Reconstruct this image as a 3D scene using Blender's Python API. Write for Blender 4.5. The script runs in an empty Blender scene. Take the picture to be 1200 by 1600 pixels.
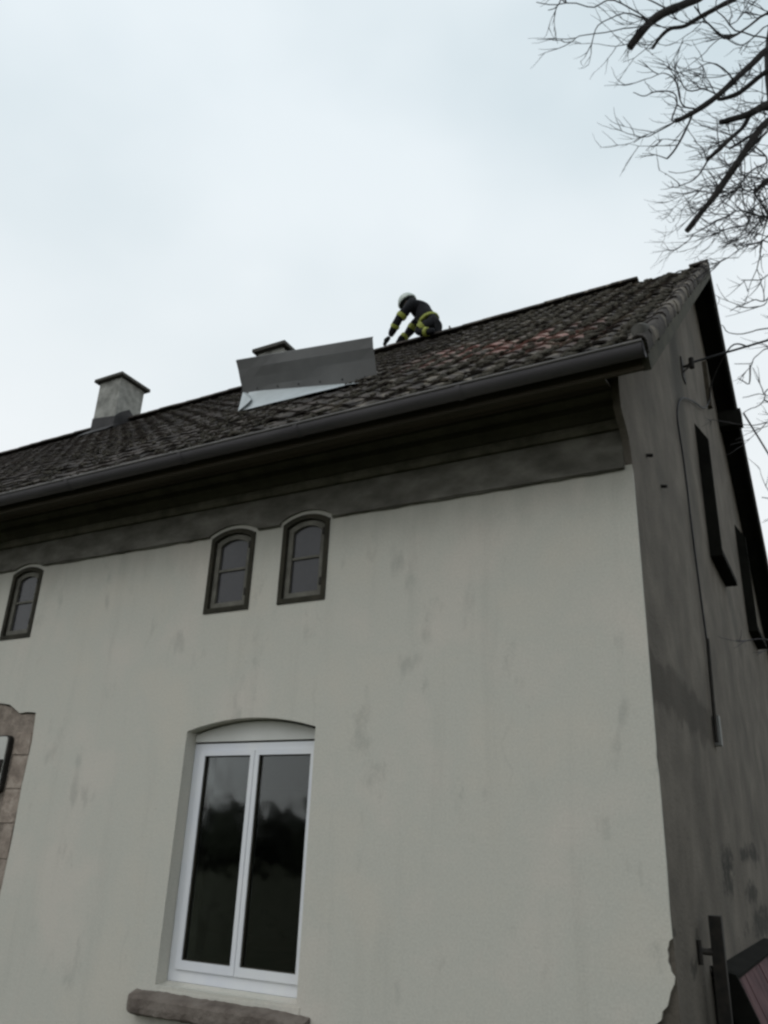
import bpy, bmesh, math, random
from mathutils import Vector, Matrix, noise
from mathutils.geometry import tessellate_polygon
random.seed(7)
sc = bpy.context.scene
C = sc.collection
PI = math.pi

# ------------------------------------------------------------------ camera
cd = bpy.data.cameras.new('camera')
cam = bpy.data.objects.new('camera', cd); C.objects.link(cam)
cd.sensor_fit = 'VERTICAL'; cd.sensor_height = 36.0; cd.sensor_width = 27.0
cd.lens = 28.906; cd.clip_start = 0.05; cd.clip_end = 600
CAM = Vector((1.053, -5.4, 1.75))
RX = Vector((0.8777998, 0.47743695, 0.03900596))
RD = Vector((-0.15105174, 0.35315045, -0.92329201))
RF = Vector((-0.4545887, 0.80457362, 0.38211308))
m = Matrix((RX, -RD, -RF)).transposed().to_4x4()
m.translation = CAM
cam.matrix_world = m
sc.camera = cam
cd.dof.use_dof = True; cd.dof.focus_distance = 9.5; cd.dof.aperture_fstop = 5.6
sc.render.resolution_x = 768; sc.render.resolution_y = 1024

# ------------------------------------------------------------------ sky
w = bpy.data.worlds.new('World'); sc.world = w; w.use_nodes = True
nt = w.node_tree; nt.nodes.clear()
SUN_EL, SUN_AZ = math.radians(48), math.radians(205)      # azimuth clockwise from +Y
out = nt.nodes.new('ShaderNodeOutputWorld')
sky = nt.nodes.new('ShaderNodeTexSky'); sky.sky_type = 'NISHITA'; sky.sun_disc = False
sky.sun_elevation = SUN_EL; sky.sun_rotation = SUN_AZ
b1 = nt.nodes.new('ShaderNodeBackground'); b1.inputs['Strength'].default_value = 0.1
nt.links.new(sky.outputs[0], b1.inputs[0])
tc = nt.nodes.new('ShaderNodeTexCoord')
mp = nt.nodes.new('ShaderNodeMapping'); mp.inputs['Scale'].default_value = (1.0, 1.0, 1.5)
mp.inputs['Location'].default_value = (0.35, 0.1, 0.2)
nt.links.new(tc.outputs['Generated'], mp.inputs[0])
nz = nt.nodes.new('ShaderNodeTexNoise'); nz.inputs['Scale'].default_value = 2.3
nz.inputs['Detail'].default_value = 4.0; nz.inputs['Roughness'].default_value = 0.42
nt.links.new(mp.outputs[0], nz.inputs[0])
cr = nt.nodes.new('ShaderNodeValToRGB')
cr.color_ramp.elements[0].position = 0.36; cr.color_ramp.elements[0].color = (0.68, 0.785, 0.835, 1)
cr.color_ramp.elements[1].position = 0.64; cr.color_ramp.elements[1].color = (0.87, 0.945, 0.985, 1)
nt.links.new(nz.outputs[0], cr.inputs[0])
# an overcast layer is paler towards the horizon than overhead
sep = nt.nodes.new('ShaderNodeSeparateXYZ'); nt.links.new(tc.outputs['Generated'], sep.inputs[0])
mr = nt.nodes.new('ShaderNodeMapRange'); mr.inputs[1].default_value = 0.25; mr.inputs[2].default_value = 0.75
mr.inputs[3].default_value = 1.0; mr.inputs[4].default_value = 0.0
nt.links.new(sep.outputs[2], mr.inputs[0])
mx = nt.nodes.new('ShaderNodeMixRGB'); mx.inputs[2].default_value = (0.98, 1.0, 1.0, 1)
mm = nt.nodes.new('ShaderNodeMath'); mm.operation = 'MULTIPLY'; mm.inputs[1].default_value = 0.9
nt.links.new(mr.outputs[0], mm.inputs[0]); nt.links.new(mm.outputs[0], mx.inputs[0])
nt.links.new(cr.outputs[0], mx.inputs[1])
b2 = nt.nodes.new('ShaderNodeBackground'); b2.inputs['Strength'].default_value = 1.0
nt.links.new(mx.outputs[0], b2.inputs[0])
ms = nt.nodes.new('ShaderNodeMixShader'); ms.inputs[0].default_value = 0.93
nt.links.new(b1.outputs[0], ms.inputs[1]); nt.links.new(b2.outputs[0], ms.inputs[2])
nt.links.new(ms.outputs[0], out.inputs[0])

sd = bpy.data.lights.new('sun', 'SUN'); sd.energy = 0.5; sd.angle = math.radians(40); sd.color = (1, 0.97, 0.93)
sun = bpy.data.objects.new('sun', sd); C.objects.link(sun)
sdir = Vector((math.sin(SUN_AZ) * math.cos(SUN_EL), math.cos(SUN_AZ) * math.cos(SUN_EL), math.sin(SUN_EL)))
sun.rotation_euler = (-sdir).to_track_quat('-Z', 'Y').to_euler()
sc.view_settings.view_transform = 'Standard'; sc.view_settings.look = 'None'
sc.view_settings.exposure = 0.0; sc.view_settings.gamma = 1.0; sc.view_settings.use_curve_mapping = False
sc.cycles.filter_width = 2.6
sc.cycles.max_bounces = 8

# ------------------------------------------------------------------ materials
def mat(name, cols, rough=0.85, scale=3.0, detail=6.0, bump=0.0, bscale=40.0, metal=0.0, spec=0.3,
        stretch=(1, 1, 1), pos=(0.35, 0.65), extra=None, objrand=0.0):
    """principled material; colour from noise at real position, fine relief from a second noise"""
    M = bpy.data.materials.new(name); M.use_nodes = True
    n = M.node_tree.nodes; l = M.node_tree.links
    p = n['Principled BSDF']
    p.inputs['Roughness'].default_value = rough; p.inputs['Metallic'].default_value = metal
    p.inputs['Specular IOR Level'].default_value = spec
    g = n.new('ShaderNodeNewGeometry')
    mp = n.new('ShaderNodeMapping'); mp.inputs['Scale'].default_value = stretch
    l.new(g.outputs['Position'], mp.inputs[0])
    t = n.new('ShaderNodeTexNoise'); t.inputs['Scale'].default_value = scale; t.inputs['Detail'].default_value = detail
    t.inputs['Roughness'].default_value = 0.6
    l.new(mp.outputs[0], t.inputs[0])
    r = n.new('ShaderNodeValToRGB'); r.color_ramp.elements[0].position = pos[0]; r.color_ramp.elements[1].position = pos[1]
    r.color_ramp.elements[0].color = (*cols[0], 1); r.color_ramp.elements[1].color = (*cols[-1], 1)
    for i, c in enumerate(cols[1:-1]):
        e = r.color_ramp.elements.new(pos[0] + (pos[1] - pos[0]) * (i + 1) / (len(cols) - 1)); e.color = (*c, 1)
    l.new(t.outputs[0], r.inputs[0])
    col = r.outputs[0]
    if objrand:
        oi = n.new('ShaderNodeObjectInfo'); m1 = n.new('ShaderNodeMapRange')
        m1.inputs[3].default_value = 1 - objrand; m1.inputs[4].default_value = 1 + objrand
        l.new(oi.outputs['Random'], m1.inputs[0])
        vm = n.new('ShaderNodeVectorMath'); vm.operation = 'SCALE'
        l.new(col, vm.inputs[0]); l.new(m1.outputs[0], vm.inputs['Scale']); col = vm.outputs[0]
    if extra: col = extra(n, l, g, col)
    l.new(col, p.inputs['Base Color'])
    if bump:
        t2 = n.new('ShaderNodeTexNoise'); t2.inputs['Scale'].default_value = bscale; t2.inputs['Detail'].default_value = 5
        l.new(g.outputs['Position'], t2.inputs[0])
        b = n.new('ShaderNodeBump'); b.inputs['Strength'].default_value = 1.0; b.inputs['Distance'].default_value = bump
        l.new(t2.outputs[0], b.inputs['Height']); l.new(b.outputs[0], p.inputs['Normal'])
    return M

def mixc(n, l, fac, a, b, mode='MIX'):
    x = n.new('ShaderNodeMixRGB'); x.blend_type = mode
    if isinstance(fac, float): x.inputs[0].default_value = fac
    else: l.new(fac, x.inputs[0])
    for i, v in ((1, a), (2, b)):
        if isinstance(v, tuple): x.inputs[i].default_value = (*v, 1)
        else: l.new(v, x.inputs[i])
    return x.outputs[0]

def math_(n, l, op, a, b=None):
    x = n.new('ShaderNodeMath'); x.operation = op
    for i, v in ((0, a), (1, b)):
        if v is None: continue
        if isinstance(v, (int, float)): x.inputs[i].default_value = v
        else: l.new(v, x.inputs[i])
    return x.outputs[0]

def ramp01(n, l, v, a, b, smooth=True):
    x = n.new('ShaderNodeMapRange'); x.inputs[1].default_value = a; x.inputs[2].default_value = b
    if smooth: x.interpolation_type = 'SMOOTHSTEP'
    l.new(v, x.inputs[0]); return x.outputs[0]

def pnoise(n, l, g, scale, stretch=(1, 1, 1), detail=5, loc=(0, 0, 0), rough=.6):
    mp = n.new('ShaderNodeMapping'); mp.inputs['Scale'].default_value = stretch; mp.inputs['Location'].default_value = loc
    l.new(g.outputs['Position'], mp.inputs[0])
    t = n.new('ShaderNodeTexNoise'); t.inputs['Scale'].default_value = scale; t.inputs['Detail'].default_value = detail
    t.inputs['Roughness'].default_value = rough
    l.new(mp.outputs[0], t.inputs[0]); return t.outputs[0]

def plaster_dirt_tone(n, l, g, col):
    s = n.new('ShaderNodeSeparateXYZ'); l.new(g.outputs['Position'], s.inputs[0])
    # faint rain streaks, scattered grey smudges, darker tone towards the cornice
    st = ramp01(n, l, pnoise(n, l, g, 5.0, (1.0, 1, .10), 6), .52, .72)
    col = mixc(n, l, math_(n, l, 'MULTIPLY', st, .10), col, (.24, .24, .215))
    sm = ramp01(n, l, pnoise(n, l, g, 2.6, (1, 1, .5), 8, (3, 0, 7), .7), .57, .70)
    col = mixc(n, l, math_(n, l, 'MULTIPLY', sm, .30), col, (.20, .20, .18))
    sp = ramp01(n, l, pnoise(n, l, g, 14.0, (1, 1, .7), 4, (1, 5, 2)), .68, .76)
    col = mixc(n, l, math_(n, l, 'MULTIPLY', sp, .22), col, (.15, .15, .14))
    # hairline vertical cracks, broken up by a second noise
    wob = pnoise(n, l, g, 3.0, (1, 1, 1), 6, (9, 2, 4))
    cx = math_(n, l, 'ADD', s.outputs[0], math_(n, l, 'MULTIPLY', wob, .35))
    dist = math_(n, l, 'ABSOLUTE', math_(n, l, 'SUBTRACT', math_(n, l, 'FRACT', math_(n, l, 'MULTIPLY', cx, .63)), .5))
    line = math_(n, l, 'SUBTRACT', 1.0, ramp01(n, l, dist, .002, .012))
    brk = ramp01(n, l, pnoise(n, l, g, 1.3, (1, 1, 1), 3, (4, 4, 4)), .52, .62)
    col = mixc(n, l, math_(n, l, 'MULTIPLY', math_(n, l, 'MULTIPLY', line, brk), .06), col, (.10, .10, .09))
    hz = math_(n, l, 'ADD', s.outputs[2], math_(n, l, 'MULTIPLY', pnoise(n, l, g, 4.0, (1, 1, .3)), .5))
    # short dark smudges where damp has come through
    dm = ramp01(n, l, pnoise(n, l, g, 3.4, (1, 1, .45), 3, (11, 3, 6), .5), .63, .73)
    col = mixc(n, l, math_(n, l, 'MULTIPLY', dm, .26), col, (.17, .17, .16))
    gn = pnoise(n, l, g, 70.0, (1, 1, 1), 5)
    col = mixc(n, l, .22, col, gn, 'OVERLAY')
    gr = ramp01(n, l, hz, 4.15, 4.75)
    return mixc(n, l, math_(n, l, 'MULTIPLY', gr, .55), col, (.23, .225, .20))

M_PL = mat('pale_plaster', [(.535, .510, .450), (.508, .498, .446), (.552, .520, .465)], .92, 1.1, 5, .002, 22, extra=plaster_dirt_tone)

def gable_dirt(n, l, g, col):
    st = ramp01(n, l, pnoise(n, l, g, 1.5, (1, 1, .6), 7), .48, .68)
    col = mixc(n, l, math_(n, l, 'MULTIPLY', st, .28), col, (.050, .049, .042))
    s = n.new('ShaderNodeSeparateXYZ'); l.new(g.outputs['Position'], s.inputs[0])
    # dark drip line beneath the cable, a repaired patch and blown render lower down
    d = math_(n, l, 'ABSOLUTE', math_(n, l, 'SUBTRACT', math_(n, l, 'ADD', s.outputs[1], math_(n, l, 'MULTIPLY', pnoise(n, l, g, 2.0), .35)), 3.05))
    up = ramp01(n, l, s.outputs[2], 5.0, 7.0)
    dl = math_(n, l, 'MULTIPLY', math_(n, l, 'SUBTRACT', 1.0, ramp01(n, l, d, .08, .55)), up)
    col = mixc(n, l, math_(n, l, 'MULTIPLY', dl, .8), col, (.030, .029, .024))
    # diagonal patch band
    z = math_(n, l, 'ADD', s.outputs[2], math_(n, l, 'MULTIPLY', pnoise(n, l, g, 2.5, (1, 1, 1), 6), .5))
    bd = math_(n, l, 'ABSOLUTE', math_(n, l, 'SUBTRACT', z, 3.12))
    band = math_(n, l, 'SUBTRACT', 1.0, ramp01(n, l, bd, .10, .20))
    ym = math_(n, l, 'SUBTRACT', 1.0, ramp01(n, l, s.outputs[1], 2.3, 2.8))
    col = mixc(n, l, math_(n, l, 'MULTIPLY', math_(n, l, 'MULTIPLY', band, ym), .6), col, (.028, .023, .016))
    for (sy, sz, ra, rb) in ((2.62, 1.80, .35, .13), (2.55, 1.66, .25, .16), (4.05, 1.53, .5, .10), (3.85, 1.86, .4, .07), (4.6, 1.9, .45, .09), (4.7, 1.25, .9, .16)):
        ey = math_(n, l, 'DIVIDE', math_(n, l, 'SUBTRACT', s.outputs[1], sy), ra); ez = math_(n, l, 'DIVIDE', math_(n, l, 'SUBTRACT', s.outputs[2], sz), rb)
        rr = math_(n, l, 'ADD', math_(n, l, 'MULTIPLY', ey, ey), math_(n, l, 'MULTIPLY', ez, ez))
        rr = math_(n, l, 'ADD', rr, math_(n, l, 'MULTIPLY', math_(n, l, 'SUBTRACT', pnoise(n, l, g, 9.0, (1, .6, 1), 6, rough=.75), .5), 6.0))
        f_ = math_(n, l, 'SUBTRACT', 1.0, ramp01(n, l, rr, .1, 1.4))
        col = mixc(n, l, math_(n, l, 'MULTIPLY', f_, .8), col, (.018, .017, .013))
    bl = ramp01(n, l, pnoise(n, l, g, 1.3, (1, 1, 1.6), 6, (2, 1.3, 9)), .56, .62)
    low = math_(n, l, 'SUBTRACT', 1.0, ramp01(n, l, s.outputs[2], 1.6, 2.4))
    return mixc(n, l, math_(n, l, 'MULTIPLY', math_(n, l, 'MULTIPLY', bl, low), .8), col, (.03, .028, .022))

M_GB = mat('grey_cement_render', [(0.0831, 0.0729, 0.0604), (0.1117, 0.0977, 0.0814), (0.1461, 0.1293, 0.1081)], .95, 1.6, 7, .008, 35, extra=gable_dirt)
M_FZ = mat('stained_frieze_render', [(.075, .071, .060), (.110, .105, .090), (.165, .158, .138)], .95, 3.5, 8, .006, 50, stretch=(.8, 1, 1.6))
M_CO = mat('dark_moulding', [(0.0374, 0.0357, 0.0255), (0.0612, 0.0578, 0.0425)], .95, 4, 6, .004, 40)  # darker tone for the upper cornice mouldings
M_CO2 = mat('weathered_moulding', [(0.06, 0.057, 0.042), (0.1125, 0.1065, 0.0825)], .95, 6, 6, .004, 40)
M_SO = mat('brown_stained_wood', [(0.0324, 0.027, 0.018), (0.0612, 0.0504, 0.0342)], .8, 3, 6, .002, 60, stretch=(.2, 2, 2))
M_BB = mat('black_barge_timber', [(.008, .008, .007), (.014, .014, .012)], .95, 3, 5, .002, 60, spec=.05)
M_VS = mat('mossy_verge_timber', [(.035, .034, .024), (.065, .060, .042)], .95, 6, 6, .004, 50)
M_GU = mat('old_zinc_gutter', [(.060, .056, .062), (.085, .080, .086)], .6, 2.5, 6, .001, 80, metal=.25, spec=.4, stretch=(.5, 2, 2))
M_GUL = mat('pale_gutter_lip', [(.085, .080, .078), (.140, .132, .124)], .6, 5, 6, .001, 80, metal=.1, spec=.4)  # paler tone than the gutter body
M_PVC = mat('white_upvc', [(0.6579, 0.675, 0.7272), (0.7344, 0.7425, 0.756)], .5, 2, 4, spec=.45)
M_PVC2 = mat('white_upvc_panel', [(0.58, 0.58, 0.551), (0.6525, 0.6525, 0.6235)], .6, 2, 4, spec=.3)
M_WF = mat('weathered_grey_paint', [(0.0938, 0.09, 0.075), (0.1562, 0.15, 0.1275)], .8, 9, 6, .002, 60)
M_WD = mat('dark_window_casing', [(0.0214, 0.0204, 0.0138), (0.0393, 0.0357, 0.0245)], .9, 6, 5, .002, 60)
M_IRON = mat('rusty_dark_iron', [(.012, .011, .010), (.026, .022, .018)], .8, 14, 5, .001, 80)
M_ST = mat('brown_sill_stone', [(0.1017, 0.0832, 0.0714), (0.1496, 0.126, 0.109), (0.1855, 0.1613, 0.1402)], .95, 7, 8, .01, 45)
M_BR = mat('brown_rubble_stone', [(0.2035, 0.1666, 0.1395), (0.2906, 0.2403, 0.2015), (0.3779, 0.3216, 0.2751)], .95, 8, 8, .012, 35, objrand=.12)
M_MO = mat('crumbling_mortar', [(0.1594, 0.1313, 0.1087), (0.2906, 0.2438, 0.2063)], .95, 9, 8, .012, 40)
M_CH = mat('chimney_render', [(0.1625, 0.1625, 0.15), (0.25, 0.25, 0.2313), (0.3375, 0.3375, 0.3125)], .95, 4, 7, .006, 30)
M_CC = mat('chimney_cap_concrete', [(.05, .048, .042), (.08, .075, .066)], .95, 5, 6, .004, 40)
M_LEAD = mat('dark_flashing', [(.028, .027, .028), (.045, .043, .044)], .75, 5, 5, .002, 30)
M_SH = mat('grey_sheet_painted_shade', [(.105, .105, .105), (.135, .135, .134)], .6, 1.8, 5, .001, 20, metal=.15, spec=.3)  # overhanging half of the sheet, shade of its downward face put into the colour
M_ZN = mat('zinc_sheet_painted_skylight', [(.42, .46, .47), (.50, .54, .56)], .5, 4, 5, .001, 30, metal=.15, spec=.5)  # bare zinc of the same sheet, sky brightness put into the colour
M_BK = mat('dark_bark', [(.020, .018, .019), (.040, .036, .034)], .95, 12, 6, .004, 60)
M_BK2 = mat('cut_bark_end', [(.035, .030, .026), (.06, .05, .042)], .95, 12, 6)
M_TW = mat('grey_twig_bark', [(.05, .048, .052), (.09, .086, .090)], .95, 12, 3)
M_GR = mat('rough_grass', [(.028, .036, .014), (.05, .055, .024), (.07, .062, .036)], .95, 1.5, 8, .03, 12)
M_WOOD = mat('far_wood_foliage', [(.020, .026, .014), (.045, .050, .028)], .95, .4, 8)
M_DECK = mat('roof_boarding', [(.030, .026, .020), (.05, .043, .032)], .95, 4, 5)
M_CB = mat('black_cable', [(.012, .012, .014), (.02, .02, .024)], .7, 9, 3)
M_BOX = mat('grey_cable_box', [(.17, .17, .165), (.23, .23, .22)], .7, 9, 3)
M_CAB = mat('off_white_cabinet', [(.42, .42, .39), (.50, .50, .47)], .6, 5, 4)
M_RED = mat('faded_red_sheet', [(0.048, 0.0256, 0.028), (0.08, 0.04, 0.044), (0.1, 0.0544, 0.056)], .9, 3, 7, .004, 30)
M_MOSS = mat('roof_moss', [(.026, .024, .018), (.046, .041, .031), (.088, .078, .062)], 1.0, 16, 4, .006, 80)
M_JK = mat('navy_fire_jacket', [(.0035, .004, .006), (.007, .008, .011)], .85, 30, 4, .004, 40)
M_YL = mat('lime_reflective_tape', [(0.216, 0.2448, 0.036), (0.288, 0.3168, 0.0648)], .6, 30, 3)
M_HM = mat('pale_helmet_shell', [(.40, .46, .42), (.52, .57, .53)], .35, 6, 3, spec=.5)
M_HD = mat('dark_helmet_trim', [(.02, .025, .025), (.03, .035, .035)], .6, 6, 3)
M_SK = mat('skin', [(.16, .10, .075), (.20, .13, .10)], .6, 20, 3)

# tiles: dark, mossy, individually toned, with one streaky band of paler pinkish lichened tiles
def tile_extra(n, l, g, col):
    s = n.new('ShaderNodeSeparateXYZ'); l.new(g.outputs['Position'], s.inputs[0])
    cb = n.new('ShaderNodeCombineXYZ')
    l.new(math_(n, l, 'FLOOR', math_(n, l, 'DIVIDE', math_(n, l, 'SUBTRACT', s.outputs[0], .30), .30)), cb.inputs[0])
    l.new(math_(n, l, 'FLOOR', math_(n, l, 'DIVIDE', math_(n, l, 'ADD', s.outputs[1], .69), .253)), cb.inputs[1])
    wn = n.new('ShaderNodeTexWhiteNoise'); l.new(cb.outputs[0], wn.inputs[0])
    mr = n.new('ShaderNodeMapRange'); mr.inputs[3].default_value = .68; mr.inputs[4].default_value = 1.36
    l.new(wn.outputs['Value'], mr.inputs[0])
    vm = n.new('ShaderNodeVectorMath'); vm.operation = 'SCALE'; l.new(col, vm.inputs[0]); l.new(mr.outputs[0], vm.inputs['Scale'])
    col = vm.outputs[0]
    cen = math_(n, l, 'ADD', math_(n, l, 'MULTIPLY', s.outputs[0], -.565), .33)
    dy = math_(n, l, 'ABSOLUTE', math_(n, l, 'SUBTRACT', s.outputs[1], cen))
    my = math_(n, l, 'SUBTRACT', 1.0, ramp01(n, l, dy, .25, .85))
    mxx = math_(n, l, 'MULTIPLY', ramp01(n, l, s.outputs[0], -3.1, -2.2), math_(n, l, 'SUBTRACT', 1.0, ramp01(n, l, s.outputs[0], -.5, .0)))
    nn = ramp01(n, l, pnoise(n, l, g, 3.2, (1, .5, .5), 5, (5, 1, 2)), .40, .56)
    f = math_(n, l, 'MULTIPLY', math_(n, l, 'MULTIPLY', my, mxx), nn)
    col = mixc(n, l, math_(n, l, 'MULTIPLY', f, 1.0), col, (.26, .15, .13))
    # pale lichen dashes
    li = ramp01(n, l, pnoise(n, l, g, 8.0, (1.2, .4, .4), 4, (7, 7, 7)), .51, .63)
    rt = ramp01(n, l, s.outputs[0], -5.0, -1.0)
    return mixc(n, l, math_(n, l, 'MULTIPLY', math_(n, l, 'MULTIPLY', li, .8), rt), col, (.20, .175, .14))
M_TI = mat('old_clay_roof_tile', [(.034, .029, .026), (.050, .042, .037), (.070, .057, .050)], .95, 5, 7, .006, 45, extra=tile_extra)

def glass_mat(name, tint, rough=0.0):
    M = bpy.data.materials.new(name); M.use_nodes = True
    n = M.node_tree.nodes; l = M.node_tree.links; n.clear()
    o = n.new('ShaderNodeOutputMaterial'); mix = n.new('ShaderNodeMixShader')
    fr = n.new('ShaderNodeFresnel'); fr.inputs[0].default_value = 1.52
    k = math_(n, l, 'MULTIPLY', fr.outputs[0], 1.5)
    tr = n.new('ShaderNodeBsdfTransparent'); tr.inputs[0].default_value = (*tint, 1)
    gl = n.new('ShaderNodeBsdfGlossy'); gl.inputs['Roughness'].default_value = rough
    g = n.new('ShaderNodeNewGeometry')
    t2 = n.new('ShaderNodeTexNoise'); t2.inputs['Scale'].default_value = 2.2; l.new(g.outputs['Position'], t2.inputs[0])
    b = n.new('ShaderNodeBump'); b.inputs['Distance'].default_value = .006; l.new(t2.outputs[0], b.inputs['Height']); l.new(b.outputs[0], gl.inputs['Normal'])
    l.new(k, mix.inputs[0]); l.new(tr.outputs[0], mix.inputs[1]); l.new(gl.outputs[0], mix.inputs[2]); l.new(mix.outputs[0], o.inputs[0])
    return M
M_GL = glass_mat('window_glass', (.55, .58, .58), .06)
M_GL2 = mat('dusty_old_pane', [(.018, .018, .020), (.034, .033, .037)], .22, 3, 5, spec=.45)

# ------------------------------------------------------------------ helpers
class MB:
    def __init__(s): s.v = []; s.f = []; s.sm = []
    def add(s, vs, fs, smooth=False):
        o = len(s.v); s.v += [tuple(v) for v in vs]; s.f += [tuple(i + o for i in f) for f in fs]; s.sm += [smooth] * len(fs)
    def box(s, x0, x1, y0, y1, z0, z1, jit=0.0):
        vs = [Vector((x, y, z)) for z in (z0, z1) for y in (y0, y1) for x in (x0, x1)]
        if jit: vs = [v + Vector([random.uniform(-jit, jit) for _ in range(3)]) for v in vs]
        s.add(vs, [(0, 2, 3, 1), (4, 5, 7, 6), (0, 1, 5, 4), (2, 6, 7, 3), (0, 4, 6, 2), (1, 3, 7, 5)])
    def tube(s, pts, rads, n=6, caps=True, smooth=True):
        pts = [Vector(p) for p in pts]; rings = []
        prev = None
        for i, p in enumerate(pts):
            d = (pts[min(i + 1, len(pts) - 1)] - pts[max(i - 1, 0)]).normalized()
            if prev is None:
                a = Vector((0, 0, 1)) if abs(d.z) < .9 else Vector((1, 0, 0)); u = d.cross(a).normalized()
            else:
                u = (prev - d * prev.dot(d)).normalized()
            prev = u; v = d.cross(u); r = rads[i] if isinstance(rads, (list, tuple)) else rads
            rings.append([p + (u * math.cos(2 * PI * k / n) + v * math.sin(2 * PI * k / n)) * r for k in range(n)])
        vs = [q for r in rings for q in r]; fs = []
        for i in range(len(pts) - 1):
            for k in range(n):
                a, b = i * n + k, i * n + (k + 1) % n; fs.append((a, b, b + n, a + n))
        s.add(vs, fs, smooth)
        if caps:
            s.add(rings[0], [tuple(range(n))[::-1]]); s.add(rings[-1], [tuple(range(n))])
    def poly(s, outer, holes, axis, a, b, hole_b=None):
        """flat polygon with holes, given thickness from a (front) to b along axis; 2-D points are (u, z)"""
        hole_b = b if hole_b is None else hole_b
        def P(q, d):
            return (q[0], d, q[1]) if axis == 'y' else (d, q[0], q[1])
        loops = [outer] + holes; flat = [q for L in loops for q in L]
        tris = tessellate_polygon([[Vector((q[0], q[1], 0)) for q in L] for L in loops])
        s.add([P(q, a) for q in flat], [tuple(t) for t in tris])
        s.add([P(q, b) for q in flat], [tuple(t)[::-1] for t in tris])
        for k, L in enumerate(loops):
            bb = b if k == 0 else hole_b; n = len(L)
            s.add([P(q, a) for q in L] + [P(q, bb) for q in L], [(i, (i + 1) % n, (i + 1) % n + n, i + n) for i in range(n)])
    def ring(s, outer, inner, axis, a, b):
        def P(q, d): return (q[0], d, q[1]) if axis == 'y' else (d, q[0], q[1])
        n = len(outer)
        vs = [P(q, a) for q in outer] + [P(q, a) for q in inner] + [P(q, b) for q in outer] + [P(q, b) for q in inner]
        fs = []
        for i in range(n):
            j = (i + 1) % n
            fs += [(i, j, n + j, n + i), (2 * n + i, 3 * n + i, 3 * n + j, 2 * n + j), (i, 2 * n + i, 2 * n + j, j), (n + i, n + j, 3 * n + j, 3 * n + i)]
        s.add(vs, fs)
    def mesh(s, name, mats):
        me = bpy.data.meshes.new(name); me.from_pydata(s.v, [], s.f)
        for m_ in (mats if isinstance(mats, list) else [mats]): me.materials.append(m_)
        me.polygons.foreach_set('use_smooth', s.sm); me.update()
        bm = bmesh.new(); bm.from_mesh(me); bmesh.ops.recalc_face_normals(bm, faces=bm.faces); bm.to_mesh(me); bm.free()
        return me
    def build(s, name, mats, parent=None, loc=None):
        return link(name, s.mesh(name, mats), parent, loc)

def link(name, me, parent=None, loc=None):
    o = bpy.data.objects.new(name, me); C.objects.link(o)
    if parent: o.parent = parent; o.matrix_parent_inverse = parent_inv(parent)
    if loc is not None: o.location = loc
    return o
def parent_inv(p):
    m_ = Matrix.Translation(p.location) if p.type == 'EMPTY' else Matrix.Identity(4)
    q = p
    tot = Matrix.Identity(4)
    while q: tot = Matrix.Translation(q.location) @ tot if False else tot; q = q.parent
    return WINV.get(p.name, Matrix.Identity(4))
WINV = {}
def thing(name, label, cat, loc=(0, 0, 0), group=None):
    o = bpy.data.objects.new(name, None); C.objects.link(o); o.location = loc; o.empty_display_size = .2
    o['label'] = label; o['category'] = cat
    if group: o['group'] = group
    WINV[o.name] = Matrix.Translation(loc).inverted()
    return o
def sub(o, parent): return o
def tag(o, label=None, cat=None, group=None, kind=None):
    if label: o['label'] = label
    if cat: o['category'] = cat
    if group: o['group'] = group
    if kind: o['kind'] = kind
    return o
def centre(o):
    """move a top-level mesh's origin to its base"""
    me = o.data; xs = [v.co for v in me.vertices]
    c = Vector((sum(v.x for v in xs) / len(xs), sum(v.y for v in xs) / len(xs), min(v.z for v in xs)))
    me.transform(Matrix.Translation(-c)); o.location = c
    return o

def arch(x0, x1, z0, zs, zt, n=10):
    """outline: bottom edge, sides up to zs, segmental arch to zt"""
    h = zt - zs; wd = (x1 - x0) / 2; R = (wd * wd + h * h) / (2 * h); cx = (x0 + x1) / 2; cz = zt - R
    a = math.asin(min(1, wd / R))
    pts = [(x0, z0), (x1, z0)]
    for i in range(n + 1):
        t = a - 2 * a * i / n; pts.append((cx + R * math.sin(t), cz + R * math.cos(t)))
    return pts
def inset_arch(x0, x1, z0, zs, zt, d, n=10): return arch(x0 + d, x1 - d, z0 + d, zs - d * .8, zt - d, n)

# ------------------------------------------------------------------ the ground
g = MB(); N = 40
for i in range(N + 1):
    for j in range(N + 1):
        x = (i / N - .5); y = (j / N - .5)
        x = math.copysign(abs(x * 2) ** 2.2, x) * 300; y = math.copysign(abs(y * 2) ** 2.2, y) * 300
        d = math.hypot(x, y); z = noise.noise(Vector((x * .03, y * .03, 0))) * min(1, max(0, d - 25) / 30) * 1.2
        g.v.append((x, y, z))
g.f = [(i * (N + 1) + j, (i + 1) * (N + 1) + j, (i + 1) * (N + 1) + j + 1, i * (N + 1) + j + 1) for i in range(N) for j in range(N)]
g.sm = [True] * len(g.f)
tag(g.build('ground', M_GR), 'rough winter grass around the house', kind='structure')

# ------------------------------------------------------------------ the house
W = 10.951; K = .8377; XV = .29
XL = -19.0                                           # far end of the house, outside the frame
def roofz(y): return 4.888 + (min(y, W - y) + .70) * K      # tile-top plane
house = thing('house', 'old pale plastered farmhouse with arched windows and mossy tiled roof', 'house')

WIN = (-3.80, -2.52, .765, 2.62, 2.71)
ATT = [(-3.785, -3.290, 3.625, 4.33, 4.40), (-2.992, -2.515, 3.630, 4.345, 4.415), (-6.482, -6.025, 3.61, 4.315, 4.38)]
ATT += [(-7.35, -6.88, 3.61, 4.315, 4.38)]
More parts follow.
